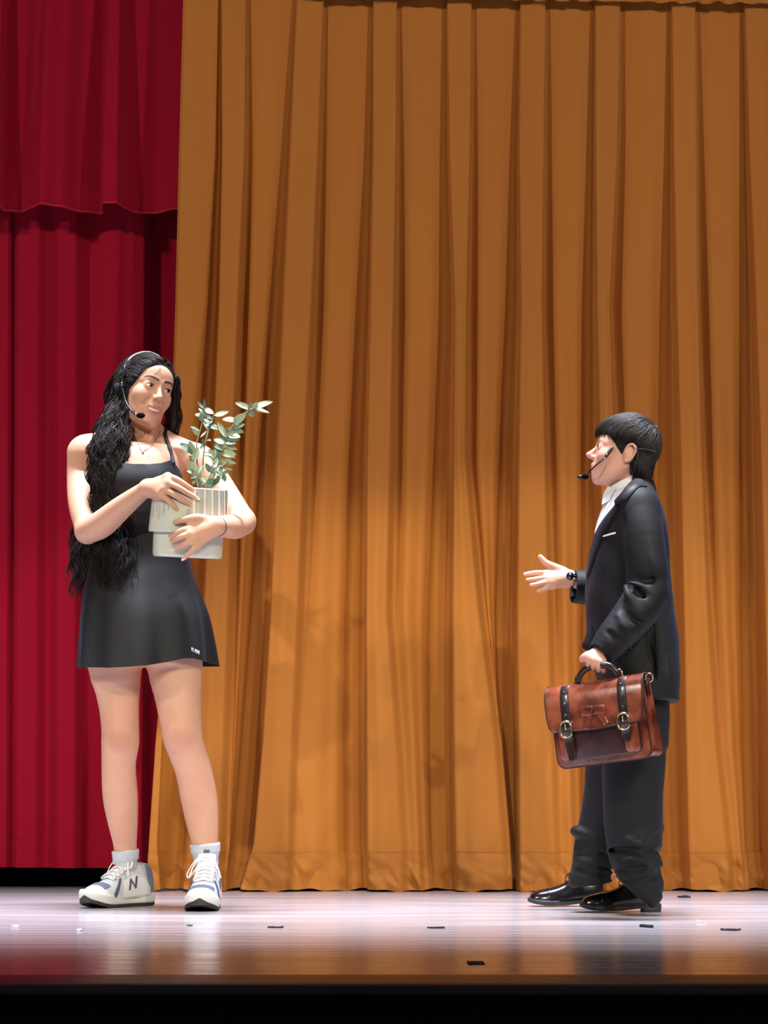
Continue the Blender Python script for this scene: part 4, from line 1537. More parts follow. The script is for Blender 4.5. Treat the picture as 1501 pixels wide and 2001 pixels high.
# jacket
M_suit = mat('black_suit_wool', (15, 16, 19), .66, .3, bump=(520, .05), sheen=(.07, (120, 140, 180)), var=(5, (19, 20, 22), .5))
jrows = [(1372, 1178, 1324, -.485, -.115), (1320, 1168, 1325, -.485, -.115), (1262, 1150, 1324, -.475, -.125), (1210, 1147, 1318, -.465, -.135), (1160, 1145, 1312, -.46, -.14), (1115, 1149, 1308, -.46, -.14), (1075, 1156, 1305, -.465, -.135), (1030, 1166, 1300, -.475, -.125), (1000, 1182, 1292, -.465, -.135), (975, 1205, 1280, -.42, -.18), (945, 1222, 1268, -.36, -.24)]
FJ = Field(axis((.48, .88, .0036)), axis((-.64, -.02, .0045)), axis((.56, 1.26, .004)))
FJ.vloft(rows_to_loft(jrows), 0.0, power=2.5)
FJ.chain([P(1246, 990, -.44), P(1248, 972, -.36), P(1247, 960, -.30)], [.050, .042, .040], .03, n=3)
FJ.chain([P(1240, 990, -.16), P(1244, 972, -.24), P(1247, 960, -.30)], [.050, .042, .040], .03, n=3)
FJ.chain([P(1246, 992, -.445), P(1256, 1050, -.475), P(1264, 1110, -.49), P(1266, 1158, -.495)], [.060, .060, .057, .056], .018, n=4)
FJ.chain([P(1266, 1160, -.495), P(1238, 1202, -.525), P(1202, 1244, -.548), P(1174, 1277, -.556)], [.056, .056, .048, .038], .012, n=4)
FJ.chain([P(1240, 995, -.15), P(1250, 1080, -.10), P(1235, 1150, -.09)], [.058, .056, .054], .018, n=4)
FJ.chain([P(1235, 1152, -.09), P(1180, 1150, -.11), P(1121, 1146, -.125)], [.054, .054, .048], .012, n=4)
# cuffs end cleanly: hollow the sleeve mouths
FJ.chain([P(1124, 1146, -.125), P(1085, 1143, -.13)], [.040, .040], .0, 's')
FJ.chain([P(1172, 1280, -.556), P(1150, 1305, -.565)], [.031, .031], .0, 's')
pc, pn = P(1120, 1146, -.125), (P(1085, 1143, -.13) - P(1180, 1150, -.11)).normalized()
sl, X, Y, Z = FJ.region((.30, -.22, .80), (pc.x + .02, -.02, 1.06))
FJ.put(sl, (-((X - pc.x) * pn.x + (Y - pc.y) * pn.y + (Z - pc.z) * pn.z)).astype(np.float32), 0, 's')
pc, pn = P(1173, 1280, -.556), (P(1150, 1305, -.565) - P(1202, 1244, -.548)).normalized()
sl, X, Y, Z = FJ.region((.50, -.64, .55), (pc.x + .03, -.505, pc.z + .03))
FJ.put(sl, (-((X - pc.x) * pn.x + (Y - pc.y) * pn.y + (Z - pc.z) * pn.z)).astype(np.float32), 0, 's')
# the V of the lapels: cut away the chest in front of the line neck - button
a_, b_ = P(1243, 930, -.30), P(1163, 1034, -.30)
dv = (b_ - a_).normalized()
nv = Vector((dv.z, 0, -dv.x))
if nv.x > 0:
    nv = -nv
sl, X, Y, Z = FJ.region((.48, -.64, b_.z - .03), (.72, -.0, 1.26))
FJ.put(sl, (-((X - a_.x) * nv.x + (Z - a_.z) * nv.z)).astype(np.float32), .006, 's')
# creases: ridges and hollows of the cloth
for pts, r_, sg in (
        ([(1232, 1138, -.55), (1252, 1146, -.555), (1278, 1166, -.54)], .010, 1), ([(1226, 1150, -.55), (1246, 1158, -.558), (1270, 1184, -.545)], .007, -1),
        ([(1222, 1146, -.55), (1230, 1168, -.565), (1246, 1196, -.57)], .011, 1), ([(1236, 1128, -.545), (1262, 1134, -.55), (1288, 1128, -.53)], .007, -1),
        ([(1216, 1186, -.575), (1232, 1206, -.585), (1250, 1216, -.57)], .008, -1), ([(1208, 1204, -.58), (1222, 1226, -.59), (1236, 1236, -.575)], .008, 1),
        ([(1218, 1010, -.49), (1214, 1060, -.51), (1218, 1110, -.52)], .007, -1), ([(1268, 1060, -.53), (1276, 1100, -.54), (1282, 1130, -.535)], .007, 1),
        ([(1190, 1236, -.59), (1206, 1250, -.60), (1226, 1252, -.59)], .006, -1), ([(1290, 1180, -.50), (1296, 1240, -.49), (1300, 1300, -.48)], .009, -1),
        ([(1280, 1200, -.50), (1284, 1260, -.495), (1288, 1320, -.49)], .008, 1)):
    FJ.chain([P(*p) for p in pts], [r_ * .5, r_, r_ * .5], .014, 'u' if sg > 0 else 's', n=4)
FJ.offset(lambda X, Y, Z: .0012 * np.sin(X * 38 + Z * 21 + 3 * np.sin(Y * 20)) * np.sin(Z * 33 - X * 17))
V, Fc = FJ.mesh(1)
del FJ
jacket = obj_from('jacket', V, Fc, M_suit, B)
bJ = bvh_of(jacket)
M_lap = mat('black_lapel', (13, 14, 17), .55, .35, bump=(520, .1), sheen=(.06, (110, 130, 180)))
# shirt
M_shirt = mat('white_shirt', (232, 236, 242), .75, .3, bump=(260, .1))
FS = Field(axis((.50, .84, .003)), axis((-.46, -.14, .004)), axis((.60, 1.27, .003)))
FS.vloft(rows_to_loft([(1381, 1200, 1319, -.46, -.15), (1340, 1198, 1314, -.45, -.16), (1300, 1195, 1305, -.43, -.17), (1200, 1180, 1295, -.42, -.18), (1100, 1166, 1290, -.42, -.18), (1050, 1162, 1286, -.42, -.18), (1028, 1165, 1284, -.42, -.18), (1005, 1172, 1278, -.41, -.19), (985, 1180, 1272, -.39, -.21), (968, 1188, 1266, -.37, -.23), (952, 1196, 1262, -.355, -.245)]), 0.0, power=2.2)
V, Fc = FS.mesh(1)
del FS
shirt = obj_from('shirt', V, Fc, M_shirt, B)
# standing collar that falls towards the throat
cl = MB()
rows = []
for v, gx in ((0, .0), (.06, .0035), (.3, .006), (.65, .009), (1, .013), (1, .008), (.5, .003), (.1, -.001)):
    r_ = []
    for t in np.linspace(0, 2 * math.pi, 48, endpoint=False):
        ct = math.cos(t)
        top = 938 - 16 * ct
        c_ = P(1221, top + 30 * v - 8 * (1 - ct) * v, -.30)
        r_.append(Vector((c_.x + ct * (.046 + gx), -.30 + math.sin(t) * (.048 + gx), c_.z)))
    rows.append(r_)
cl.grid(rows, close_u=True, close_v=True)
cl.build('shirt_collar', M_shirt, shirt)
cf = MB()
for sg in (-1, 1):
    f_ = [P(1188, 950, -.30 + sg * .012), P(1183, 966, -.30 + sg * .020), P(1176, 986, -.30 + sg * .040), P(1196, 976, -.30 + sg * .058), P(1204, 952, -.30 + sg * .050)]
    q_ = [[f_[0].lerp(f_[4], t) for t in np.linspace(0, 1, 5)], [f_[1].lerp(f_[3], t) + Vector((-.006, 0, .002)) for t in np.linspace(0, 1, 5)], [f_[2].lerp(f_[3], t) for t in np.linspace(0, 1, 5)]]
    cf.grid(q_)
    cf.grid([[p + Vector((.002, -sg * .002, 0)) for p in reversed(r_)] for r_ in q_])
cf.build('collar_points', M_shirt, shirt)
# lapel and collar of the jacket, pocket square, buttons
lap = patch(bJ, [(1203, 988), (1192, 1004), (1177, 1026), (1166, 1048), (1155, 1074), (1149, 1106), (1147, 1126)], [(1210, 989), (1206, 1000), (1191, 1028), (1175, 1060), (1163, 1090), (1154, 1118), (1148, 1130)], 30, 7, .001, .0045, 'lapel', M_lap, B, -.46)
col_ = patch(bJ, [(1258, 941), (1245, 936), (1232, 944), (1216, 962), (1200, 982)], [(1264, 952), (1250, 952), (1238, 962), (1222, 980), (1206, 986)], 24, 6, .001, .0060, 'collar', M_lap, B, -.40)
psq = patch(bJ, [(1173, 1048.5), (1204, 1039.5)], [(1173, 1051.5), (1204, 1043)], 12, 4, .0015, .0022, 'pocket_square', M_shirt, B)
M_btn = mat('black_button', (12, 12, 14), .2, .5, coat=.6)
for x, y in ((1224, 1275.5), (1233, 1269.5)):
    p, n_ = onto(bJ, x - 1, y - 3, .002)
    MB().sphere(p, (.0055, .0055, .003), 12, 6, n_.to_track_quat('Z', 'Y').to_matrix()).build('button', M_btn, jacket)
p, n_ = onto(bJ, 1152, 1246, .002)
MB().sphere(p, (.006, .006, .003), 12, 6, n_.to_track_quat('Z', 'Y').to_matrix()).build('button', M_btn, jacket)
# loose front corner of the jacket that swings forward
fe = MB()
rows = []
for (xa, ya), (xb, yb), Y_ in (((1150, 1222), (1158, 1222), -.44), ((1146, 1238), (1160, 1240), -.445), ((1141, 1252), (1162, 1256), -.45), ((1137, 1262), (1166, 1270), -.45), ((1140, 1268), (1172, 1284), -.45)):
    rows.append([P(xa + (xb - xa) * t, ya + (yb - ya) * t, Y_ + .03 * (1 - t)) for t in np.linspace(0, 1, 6)])
fe.grid(rows)
fe.grid([[p + Vector((.002, .004, 0)) for p in reversed(r_)] for r_ in rows])
fe.build('front_edge', M_suit, jacket)
# back vent
patch(bJ, [(1300, 1276), (1304, 1310), (1308, 1366)], [(1302, 1276), (1307, 1310), (1312, 1366)], 14, 3, -.001, .003, 'back_vent', M_lap, jacket)
patch(bJ, [(1222, 985), (1216, 1010), (1213, 1050), (1214, 1090)], [(1223.5, 985), (1217.5, 1010), (1214.5, 1050), (1215.5, 1090)], 24, 3, -.001, .002, 'armhole_seam', M_lap, jacket)

# trousers
FT = Field(axis((.44, .86, .004)), axis((-.52, -.10, .0045)), axis((.02, .70, .004)))
FT.vloft(rows_to_loft([(1460, 1172, 1302, -.45, -.14), (1400, 1170, 1306, -.455, -.14), (1340, 1172, 1304, -.44, -.16), (1300, 1178, 1300, -.43, -.17)]), 0.0, power=2.4)
NEAR = [(1241, 1400, -.36, .085), (1239, 1480, -.365, .088), (1237, 1550, -.37, .083), (1238, 1610, -.37, .081), (1241, 1660, -.375, .074), (1246, 1700, -.38, .064), (1256, 1738, -.385, .058)]
FAR = [(1220, 1400, -.24, .085), (1206, 1480, -.235, .088), (1198, 1550, -.23, .082), (1186, 1610, -.225, .078), (1172, 1655, -.22, .072), (1160, 1690, -.22, .060), (1152, 1722, -.22, .058)]
for lg in (NEAR, FAR):
    FT.chain([P(x, y, Y) for x, y, Y, _ in lg], [r_ for *_, r_ in lg], .02, n=4)
# bunching over the shoes
ring = lambda cx, cy, Yc, r_, tilt, ph, n=18, dz=.0: [P(cx, cy, Yc) + Vector((r_ * math.cos(t), r_ * math.sin(t), tilt * r_ * math.cos(t + ph))) for t in np.linspace(0, 2 * math.pi, n)]
for cx, cy, Yc, r_, tilt, ph, rr, op in (
        (1240, 1640, -.375, .070, .45, .3, .012, 'u'), (1243, 1664, -.378, .068, .10, 2.0, .008, 's'), (1244, 1684, -.38, .060, -.15, .5, .014, 'u'), (1247, 1700, -.382, .062, .12, 1.0, .007, 's'),
        (1250, 1716, -.384, .052, -.22, .0, .014, 'u'), (1254, 1730, -.385, .060, -.35, .2, .006, 's'),
        (1168, 1642, -.22, .064, .40, 3.0, .016, 'u'), (1162, 1672, -.22, .066, .15, 1.0, .008, 's'), (1160, 1684, -.22, .056, -.20, .4, .013, 'u'), (1156, 1700, -.22, .060, .2, 1.5, .007, 's'), (1152, 1714, -.22, .052, -.1, 0, .013, 'u')):
    q = ring(cx, cy, Yc, r_, tilt, ph)
    FT.chain(q, [rr * (.6 + .4 * math.sin(i * .9 + cx)) for i in range(len(q))], .010, op)
for pts, r_, sg in (([(1262, 1630, -.44), (1250, 1650, -.455), (1225, 1640, -.45)], .010, 1), ([(1275, 1650, -.43), (1262, 1664, -.45), (1240, 1662, -.455)], .008, -1), 
                    ([(1215, 1682, -.445), (1235, 1678, -.452), (1256, 1680, -.446)], .009, 1), ([(1256, 1716, -.44), (1270, 1700, -.44), (1284, 1694, -.43)], .009, 1), ([(1250, 1722, -.44), (1272, 1714, -.44), (1290, 1716, -.425)], .006, -1)):
    FT.chain([P(*p) for p in pts], [r_ * .5, r_, r_ * .5], .012, 'u' if sg > 0 else 's', n=4)
# the hem rises over the instep
FT.plane(P(1200, 1706, -.38), (0, 0, 0), 0) if False else None
pc = P(1258, 1762, -.38)
pn = Vector((-.66, 0, -.75)).normalized()
sl, X, Y, Z = FT.region((P(1190, 1700, -.38).x - .1, -.52, 0), (.86, -.30, .24))
FT.put(sl, (-((X - pc.x) * pn.x + (Z - pc.z) * pn.z)).astype(np.float32), .006, 's')
pc = P(1150, 1730, -.22)
pn = Vector((.12, 0, -.99)).normalized()
sl, X, Y, Z = FT.region((.44, -.30, 0), (.70, -.10, .2))
FT.put(sl, (-((X - pc.x) * pn.x + (Z - pc.z) * pn.z)).astype(np.float32), .006, 's')
V, Fc = FT.mesh(1)
del FT
trousers = obj_from('trousers', V, Fc, mat('black_trouser_wool', (17, 18, 20), .7, .3, bump=(500, .05), sheen=(.08, (120, 135, 170)), var=(5, (21, 22, 24), .5)), B)
bT = bvh_of(trousers)
patch(bT, [(1261, 1480), (1258, 1560), (1252, 1620), (1247, 1650), (1258, 1690)], [(1262.3, 1480), (1259.3, 1560), (1253.3, 1620), (1248.3, 1650), (1259.3, 1690)], 40, 3, -.001, .002, 'side_seam', M_lap, trousers)

# dress shoes
M_blk = mat('polished_black_leather', (12, 12, 15), .22, .5, coat=.6, bump=(26, .10))
M_welt = mat('dark_grey_sole', (46, 48, 48), .6, .35)
M_lace = mat('black_lace', (16, 16, 18), .6, .3)


def dress_shoe(base, yaw, label, laces=True):
    st = [(.152, .014, .012, .016, 0), (.146, .026, .022, .016, 0), (.130, .034, .030, .016, 0), (.105, .039, .036, .016, 0), (.075, .040, .043, .016, 0), (.045, .038, .054, .017, 0), (.015, .035, .070, .019, 0), (-.015, .033, .080, .021, 0), (-.040, .031, .078, .023, 0), (-.058, .024, .068, .024, 0), (-.066, .012, .055, .024, 0)]
    S, Q = shoe_base(st)
    M = Matrix.Translation(base) @ Matrix.Rotation(yaw, 4, 'Z')
    shoe = xform(shoe_upper(S, Q), M).build('shoe', M_blk, B)
    shoe['label'] = label
    put = lambda mb, nm, m: xform(mb, M).build(nm, m, shoe)
    ol = [(x, y) for x, y in foot_outline(.072, .158, .0425)]
    spring = lambda x: .010 * max(0, (x - .10) / .06) ** 2 + .006 * max(0, min(1, (.045 - x) / .05))
    put(sole(ol, .004, .017, spring), 'sole', M_welt)
    heel = [(x, y) for x, y in ol if x < -.012]
    hl = MB()
    hl.loft([[Vector((x * .98, y * .97, .0)) for x, y in heel], [Vector((x, y, .016)) for x, y in heel]])
    put(hl, 'heel', M_welt)
    put(over(S, [(.098, 2), (.100, 45), (.102, 90), (.100, 135), (.098, 178)], [(.094, 2), (.096, 45), (.098, 90), (.096, 135), (.094, 178)], 21, 3, .0004, .0012), 'toe_seam', M_blk)
    for m_ in ((lambda a: a), (lambda a: 180 - a)):
        put(over(S, [(.070, m_(4)), (.052, m_(30)), (.046, m_(56)), (.050, m_(76))], [(-.05, m_(4)), (-.03, m_(30)), (-.01, m_(56)), (.0, m_(76))], 12, 6, .0012, .0016), 'quarter', M_blk)
    if laces:
        for x in (.044, .033, .022, .011):
            lc = MB().tube([S(x, R(a), .005) for a in range(66, 116, 6)], .0016, 6)
            put(lc, 'lace', M_lace)
        k0 = S(.012, math.pi / 2, .008)
        for pts in ([(0, 0, 0), (.014, -.012, .012), (.012, -.022, .000), (.004, -.012, -.006), (0, 0, 0)], [(0, 0, 0), (-.014, -.010, .016), (-.022, -.018, .004), (-.010, -.012, -.004), (0, 0, 0)], [(0, 0, 0), (.022, -.010, -.002), (.034, -.018, -.020)]):
            lp = MB().tube([k0 + Vector(p) for p in catmull(pts, 5)], .0015, 6)
            put(lp, 'lace_loop', M_lace)
    return shoe


h1 = PF(1296, 1783)
t1 = PF(1138, 1783)
dress_shoe((h1.x - .072, h1.y + .04, 0), R(180), 'near polished black lace-up shoe')
t2 = PF(1033, 1772)
dress_shoe((t2.x + .158, t2.y + .035, 0), R(180), 'far polished black lace-up shoe')
MB().sphere(P(1199, 1713, -.425), (.007, .004, .011), 12, 8, Matrix.Rotation(R(20), 3, 'Y')).build('tongue_tip', mat('tan_lining', (150, 96, 62), .7, .3), B)

# watch and beads on the outstretched wrist
wd = (P(1085, 1124, -.13) - P(1122, 1135, -.125)).normalized()
ws = wd.cross(Vector((0, 1, 0))).normalized()
wt = wd.cross(ws)


def band(c, r_, hw, th_, n=40):
    mb = MB()
    prof = [(-hw, -th_), (-hw, th_), (hw, th_), (hw, -th_)]
    mb.grid([[c + wd * a + (ws * math.cos(t) + wt * math.sin(t)) * (r_ + b) for a, b in prof] for t in np.linspace(0, 2 * math.pi, n, endpoint=False)], True, True)
    return mb


wc = P(1113, 1130, -.125)
wa = empty('wristwatch', wc, 'black wristwatch on the boy\'s outstretched wrist', 'watch')
band(wc, .0215, .008, .0016).build('strap', mat('black_strap', (14, 14, 20), .4, .4, bump=(90, .3)), wa)
cs = wc + Vector((0, -.0235, .004))
MB().lathe([(.0, -.001), (.0105, -.001), (.0115, .001), (.0115, .004), (.010, .0055), (.0, .0056)], 32, Matrix.Translation(cs) @ Matrix.Rotation(R(90), 4, 'X')).build('case', mat('dark_case', (30, 32, 50), .2, .5, .8), wa)
MB().lathe([(.0, .0058), (.009, .0058), (.0, .0060)], 32, Matrix.Translation(cs) @ Matrix.Rotation(R(90), 4, 'X')).build('dial', mat('dark_glass', (20, 22, 44), .05, .5, coat=1.0), wa)
bd = empty('bracelet', wc, 'beaded bracelet with dark and sandy beads next to the watch', 'bracelet')
bc = wc - wd * .013 + Vector((0, 0, -.002))
mats_b = [mat('dark_bead', (22, 22, 24), .2, .5, coat=.5), mat('sand_bead', (200, 172, 120), .4, .4)]
for i in range(20):
    t = 2 * math.pi * i / 20
    MB().sphere(bc + (ws * math.cos(t) + wt * math.sin(t)) * .0265 + wd * .004 * math.sin(t), .0043, 10, 7).build('bead', mats_b[(i // 3) % 2], bd)

# ------------------------------------------------------------------ briefcase
M_brown = mat('brown_leather', (84, 32, 20), .26, .5, coat=.55, var=(17, (146, 76, 52), 1.0), bump=(38, .14))
M_dkl = mat('dark_brown_leather', (44, 20, 22), .32, .5, coat=.3, var=(17, (66, 32, 32), .9), bump=(38, .14))
M_strap = mat('blackish_strap_leather', (40, 30, 32), .30, .5, coat=.3, bump=(50, .15))
M_edge = mat('dark_leather_edge', (52, 24, 20), .5, .4)
M_brass = mat('pale_brass', (214, 200, 160), .22, .5, 1.0)
M_stud = mat('black_stud', (12, 12, 16), .12, .5, coat=.8)
# local: x right along the front, y away from the camera, z up; origin at the bottom middle of the front
BW, BH, BD = .268, .212, .092
bag_o = P(1183, 1491, -.585)
bag = empty('briefcase', bag_o, 'brown leather satchel briefcase with two buckled straps, held by the boy', 'briefcase')
bag.rotation_euler = (R(-4), R(-11.5), R(17))
bpy.context.view_layer.update()
bag.rotation_euler = (Matrix.Rotation(R(-7.5), 3, 'Y') @ Matrix.Rotation(R(-27), 3, 'Z')).to_euler()


def bp_(mb, name, m, parent=None, shade=True):
    me = bpy.data.meshes.new(name)
    me.from_pydata(mb.v, [], mb.f)
    if shade:
        me.polygons.foreach_set('use_smooth', np.ones(len(me.polygons), dtype=bool))
    me.materials.append(m)
    o = bpy.data.objects.new(name, me)
    COL.objects.link(o)
    o.parent = parent if parent is not None else bag
    return o


def rrect(w, h, r_, n=6, rb=None):
    """outline of a rounded rectangle, centred on x, from z=0 to h; r at the bottom corners, rb at the top"""
    rb = r_ if rb is None else rb
    out = []
    for cx, cz, a0, q in ((w / 2, 0, -90, r_), (w / 2, h, 0, rb), (-w / 2, h, 90, rb), (-w / 2, 0, 180, r_)):
        sx = 1 if cx > 0 else -1
        sz = 1 if cz > 0 else -1
        for k in range(n + 1):
            a = R(a0 + 90 * k / n)
            out.append((cx - sx * q + q * math.cos(a), cz - sz * q + q * math.sin(a)))
    return out


def slab(mb, outline, y0, y1, bev=.0015):
    cx = sum(x for x, z in outline) / len(outline)
    cz = sum(z for x, z in outline) / len(outline)
    rings = []
    for y, k in ((y0, 1), (y0, 0), (y1, 0), (y1, 1)):
        rings.append([Vector((x + (cx - x) * (bev / max(abs(cx - x), .02)) * k, y + (bev * .5 if y == y0 and not k else (-bev * .5 if y == y1 and not k else 0)), z + (cz - z) * (bev / max(abs(cz - z), .02)) * k)) for x, z in outline])
    return mb.loft([list(reversed(r_)) for r_ in rings])


# body: gusseted box, slimmer towards the top
mb = MB()
rings = []
for i, v in enumerate(np.linspace(0, 1, 9)):
    yb = BD * (1 - .30 * v)
    pts = rrect(BW, BH, .020, 5, .008)
    rings.append(None)
ol = rrect(BW, BH, .022, 6, .008)
front = [Vector((x, 0.006, z)) for x, z in ol]
mid1 = [Vector((x * 1.0, .010, z)) for x, z in ol]
back = [Vector((x * .995, .006 + BD * (1 - .35 * z / BH), z)) for x, z in ol]
mid2 = [Vector((x * .97, .006 + .5 * BD * (1 - .35 * z / BH), z * .985 + .002)) for x, z in ol]
mb.loft([list(reversed(r_)) for r_ in (front, mid1, mid2, back)])
body_bag = bp_(mb, 'body', M_brown)
mb = MB()
slab(mb, ol, .0, .008)
fp = bp_(mb, 'front_panel', M_brown)
mb = MB()
oo = [(x, z) for x, z in ol]
mb.tube([Vector((x, .002, z)) for x, z in oo + [oo[0]]], .0026, 6)
bp_(mb, 'piping', M_edge)
mb = MB()
slab(mb, [(x, z + .016) for x, z in rrect(BW * .84, BH * .66, .018, 6, .01)], -.020, .002, .003)
pk = bp_(mb, 'front_pocket', M_dkl)
for sg in (-1, 1):
    mb = MB()
    slab(mb, [(x + sg * BW * .345, z + .020) for x, z in rrect(.040, BH * .42, .012, 6, .006)], -.026, -.018, .003)
    bp_(mb, 'pocket_patch', M_brown)
# flap folding over the top
FLT = BH + .004
mb = MB()
prof = [(-.0, .060), (-.0, .040), (.002, .018), (-.002, .004), (-.012, -.010), (-.024, -.016), (-.05, -.021), (-.08, -.025), (-.105, -.028), (-.118, -.029)]
prof = [(FLT + (.004 if y > 0 else 0) + z, y) for z, y in prof]
rows = []
for i, (z, y) in enumerate(prof):
    v = i / (len(prof) - 1)
    w = BW * 1.04
    if i >= len(prof) - 3:
        w -= (.004, .012, .034)[i - len(prof) + 3]
    rows.append([Vector((x * w, y - .003 * math.cos(x * 3.0), z - .006 * (1 - abs(2 * x)) * (v > .9))) for x in np.linspace(-.5, .5, 25)])
mb.grid([list(reversed(r_)) for r_ in rows])
mb.grid([[p + Vector((0, .004 if p.y < .0 else 0, -.004 if p.y > -.012 else 0)) for p in r_] for r_ in rows])
flap = bp_(mb, 'flap', M_brown)
mb = MB()
edge = [r_[0] for r_ in rows] + rows[-1][1:-1] + [r_[-1] for r_ in reversed(rows)]
mb.tube(edge, .0026, 6)
bp_(mb, 'flap_edge', M_edge, flap)
# straps with studs and buckles
for sx, zlow in ((-.082, .018), (.082, .050)):
    mb = MB()
    pr = [(z, y - .004) for z, y in prof[3:]] + [(BH * .46, -.031), (BH * .30, -.030), (zlow, -.030)]
    rows2 = []
    for i, (z, y) in enumerate(pr):
        w = .0245 if i < len(pr) - 1 else .014
        rows2.append([Vector((sx + u * w, y - .0015 * (1 - 4 * u * u), z)) for u in (-.5, -.45, 0, .45, .5)])
    rows2 = [list(r_) for r_ in rows2]
    mb.grid([list(reversed(r_)) for r_ in rows2])
    mb.grid([[p + Vector((0, .003, 0)) for p in r_] for r_ in rows2])
    st_ = bp_(mb, 'strap', M_strap)
    for zz in (FLT - .018, FLT - .048, FLT - .078):
        yy = np.interp(zz, [p[0] for p in reversed(pr)], [p[1] for p in reversed(pr)])
        mb = MB().sphere((sx, yy - .003, zz), (.0052, .0036, .0052), 12, 8)
        bp_(mb, 'stud', M_stud, st_)
    mb = MB()
    bz = FLT - .116
    q = [(sx + x, -.040, bz - .019 + z) for x, z in rrect(.031, .042, .013, 6)]
    mb.tube([Vector(p) for p in q + [q[0], q[1]]], .0030, 8)
    bp_(mb, 'buckle', M_brass, st_)
    mb = MB().tube([Vector((sx, -.041, bz)), Vector((sx, -.042, bz + .018))], .0018, 6)
    bp_(mb, 'buckle_pin', M_brass, st_)
# bow tab in the middle of the flap
mb = MB()
mb.box((-.016, -.036, FLT - .074), (.034, .008, .026), Matrix.Rotation(R(4), 4, 'Y') if False else None, .003)
bp_(mb, 'bow_tab', M_brown)
mb = MB()
mb.box((.018, -.035, FLT - .075), (.030, .007, .024), None, .003)
bp_(mb, 'bow_tab', M_brown)
mb = MB().sphere((-.002, -.041, FLT - .074), (.005, .0036, .005), 12, 8)
bp_(mb, 'stud', M_stud)
for pts in ([(-.012, FLT - .085), (-.020, FLT - .102), (-.026, FLT - .122)], [(.016, FLT - .085), (.026, FLT - .100), (.032, FLT - .116)]):
    mb = MB().tube([Vector((x, -.036, z)) for x, z in catmull(pts, 4)], .0085, 8, flat=.3, up=(0, 1, 0))
    bp_(mb, 'bow_tail', M_brown)
# handle with brass loops
hz = FLT + .006
mb = MB()
hp = catmull([(-.062, .016, hz + .002), (-.052, .014, hz + .020), (-.030, .012, hz + .034), (0, .012, hz + .038), (.030, .012, hz + .034), (.048, .014, hz + .018), (.054, .016, hz + .002)], 6)
hp = [(p[0] + .014, p[1] - .006, p[2]) for p in hp]
mb.tube([Vector(p) for p in hp], [.0065 + .003 * math.sin(math.pi * i / (len(hp) - 1)) for i in range(len(hp))], 10)
hd_ = bp_(mb, 'handle', M_strap)
for x in (-.050, .070):
    mb = MB()
    mb.tube([Vector((x + .008 * math.cos(t), .016, hz + .004 + .015 * math.sin(t))) for t in np.linspace(0, 2 * math.pi, 17)], .0026, 8)
    bp_(mb, 'handle_loop', M_brass, hd_)
    mb = MB().tube([Vector((x - .012, .016, hz - .002)), Vector((x, .016, hz + .002)), Vector((x + .012, .016, hz - .002))], .004, 8)
    bp_(mb, 'handle_tab', M_strap, hd_)
# ring on the side gusset
mb = MB()
mb.tube([Vector((BW / 2 + .010 + .011 * math.cos(t), .034, FLT - .008 + .011 * math.sin(t))) for t in np.linspace(0, 2 * math.pi, 17)], .0024, 8)
rg = bp_(mb, 'ring', M_brass)
mb = MB()
mb.box((BW / 2 + .003, .034, FLT - .034), (.006, .016, .045), None, .002)
bp_(mb, 'ring_tab', M_dkl)

# ------------------------------------------------------------------ the pot and its plant
def pot_rot():
    return Matrix.Rotation(R(2.5), 3, 'Y') @ Matrix.Rotation(R(6), 3, 'X')


PC = P(366, 1090, -.222)
pot = empty('potted_plant', PC, 'pale glazed pot with leafy grey-green sprigs in the woman\'s arms', 'potted plant')
M_pot = mat('pale_celadon_glaze', (218, 222, 208), .16, .5, coat=.5, var=(5, (204, 210, 196), .6, (5, 5, .6)))
M_drip = mat('grey_glaze', (172, 178, 168), .14, .5, coat=.5, var=(6, (196, 202, 190), .9, (9, 9, .5)))
MP = Matrix.Translation(PC) @ pot_rot().to_4x4()
k_ = .00146
lower = [(.0, .0), (.094, .0), (.0985, .003), (.1000, .012), (.1005, .062), (.1005, .072)]
upper = [(.1005, .070), (.1135, .070), (.1150, .073), (.1148, .080), (.1120, .120), (.1090, .165), (.1072, .194), (.1060, .198), (.1030, .198), (.1015, .194), (.1010, .168), (.0, .166)]
lo_ = MB().lathe(lower, 72, MP).build('base_tier', M_pot, pot)
up_ = MB().lathe(upper, 72, MP).build('upper_tier', M_pot, pot)
# grey glaze field with upright white stripes on one side, short grey drips on the other


def glaze(a0, w, z0, ln, m, nm, rise=.0010, tip=.8):
    rows = []
    for v in np.linspace(0, 1, 18):
        z = z0 - ln * v
        ww = w * (1 if v < tip else math.sqrt(max(0, 1 - ((v - tip) / (1 - tip)) ** 2))) * (1 + .10 * math.sin(v * 8 + a0 * 5))
        rr = np.interp(z, [u[1] for u in upper[2:7]], [u[0] for u in upper[2:7]])
        rows.append([MP @ Vector(((rr + rise * (1 - u ** 4)) * math.cos(a0 + u * ww / 2), (rr + rise * (1 - u ** 4)) * math.sin(a0 + u * ww / 2), z)) for u in np.linspace(-1, 1, 13)])
    MB().grid([list(reversed(r_)) for r_ in rows]).build(nm, m, up_)


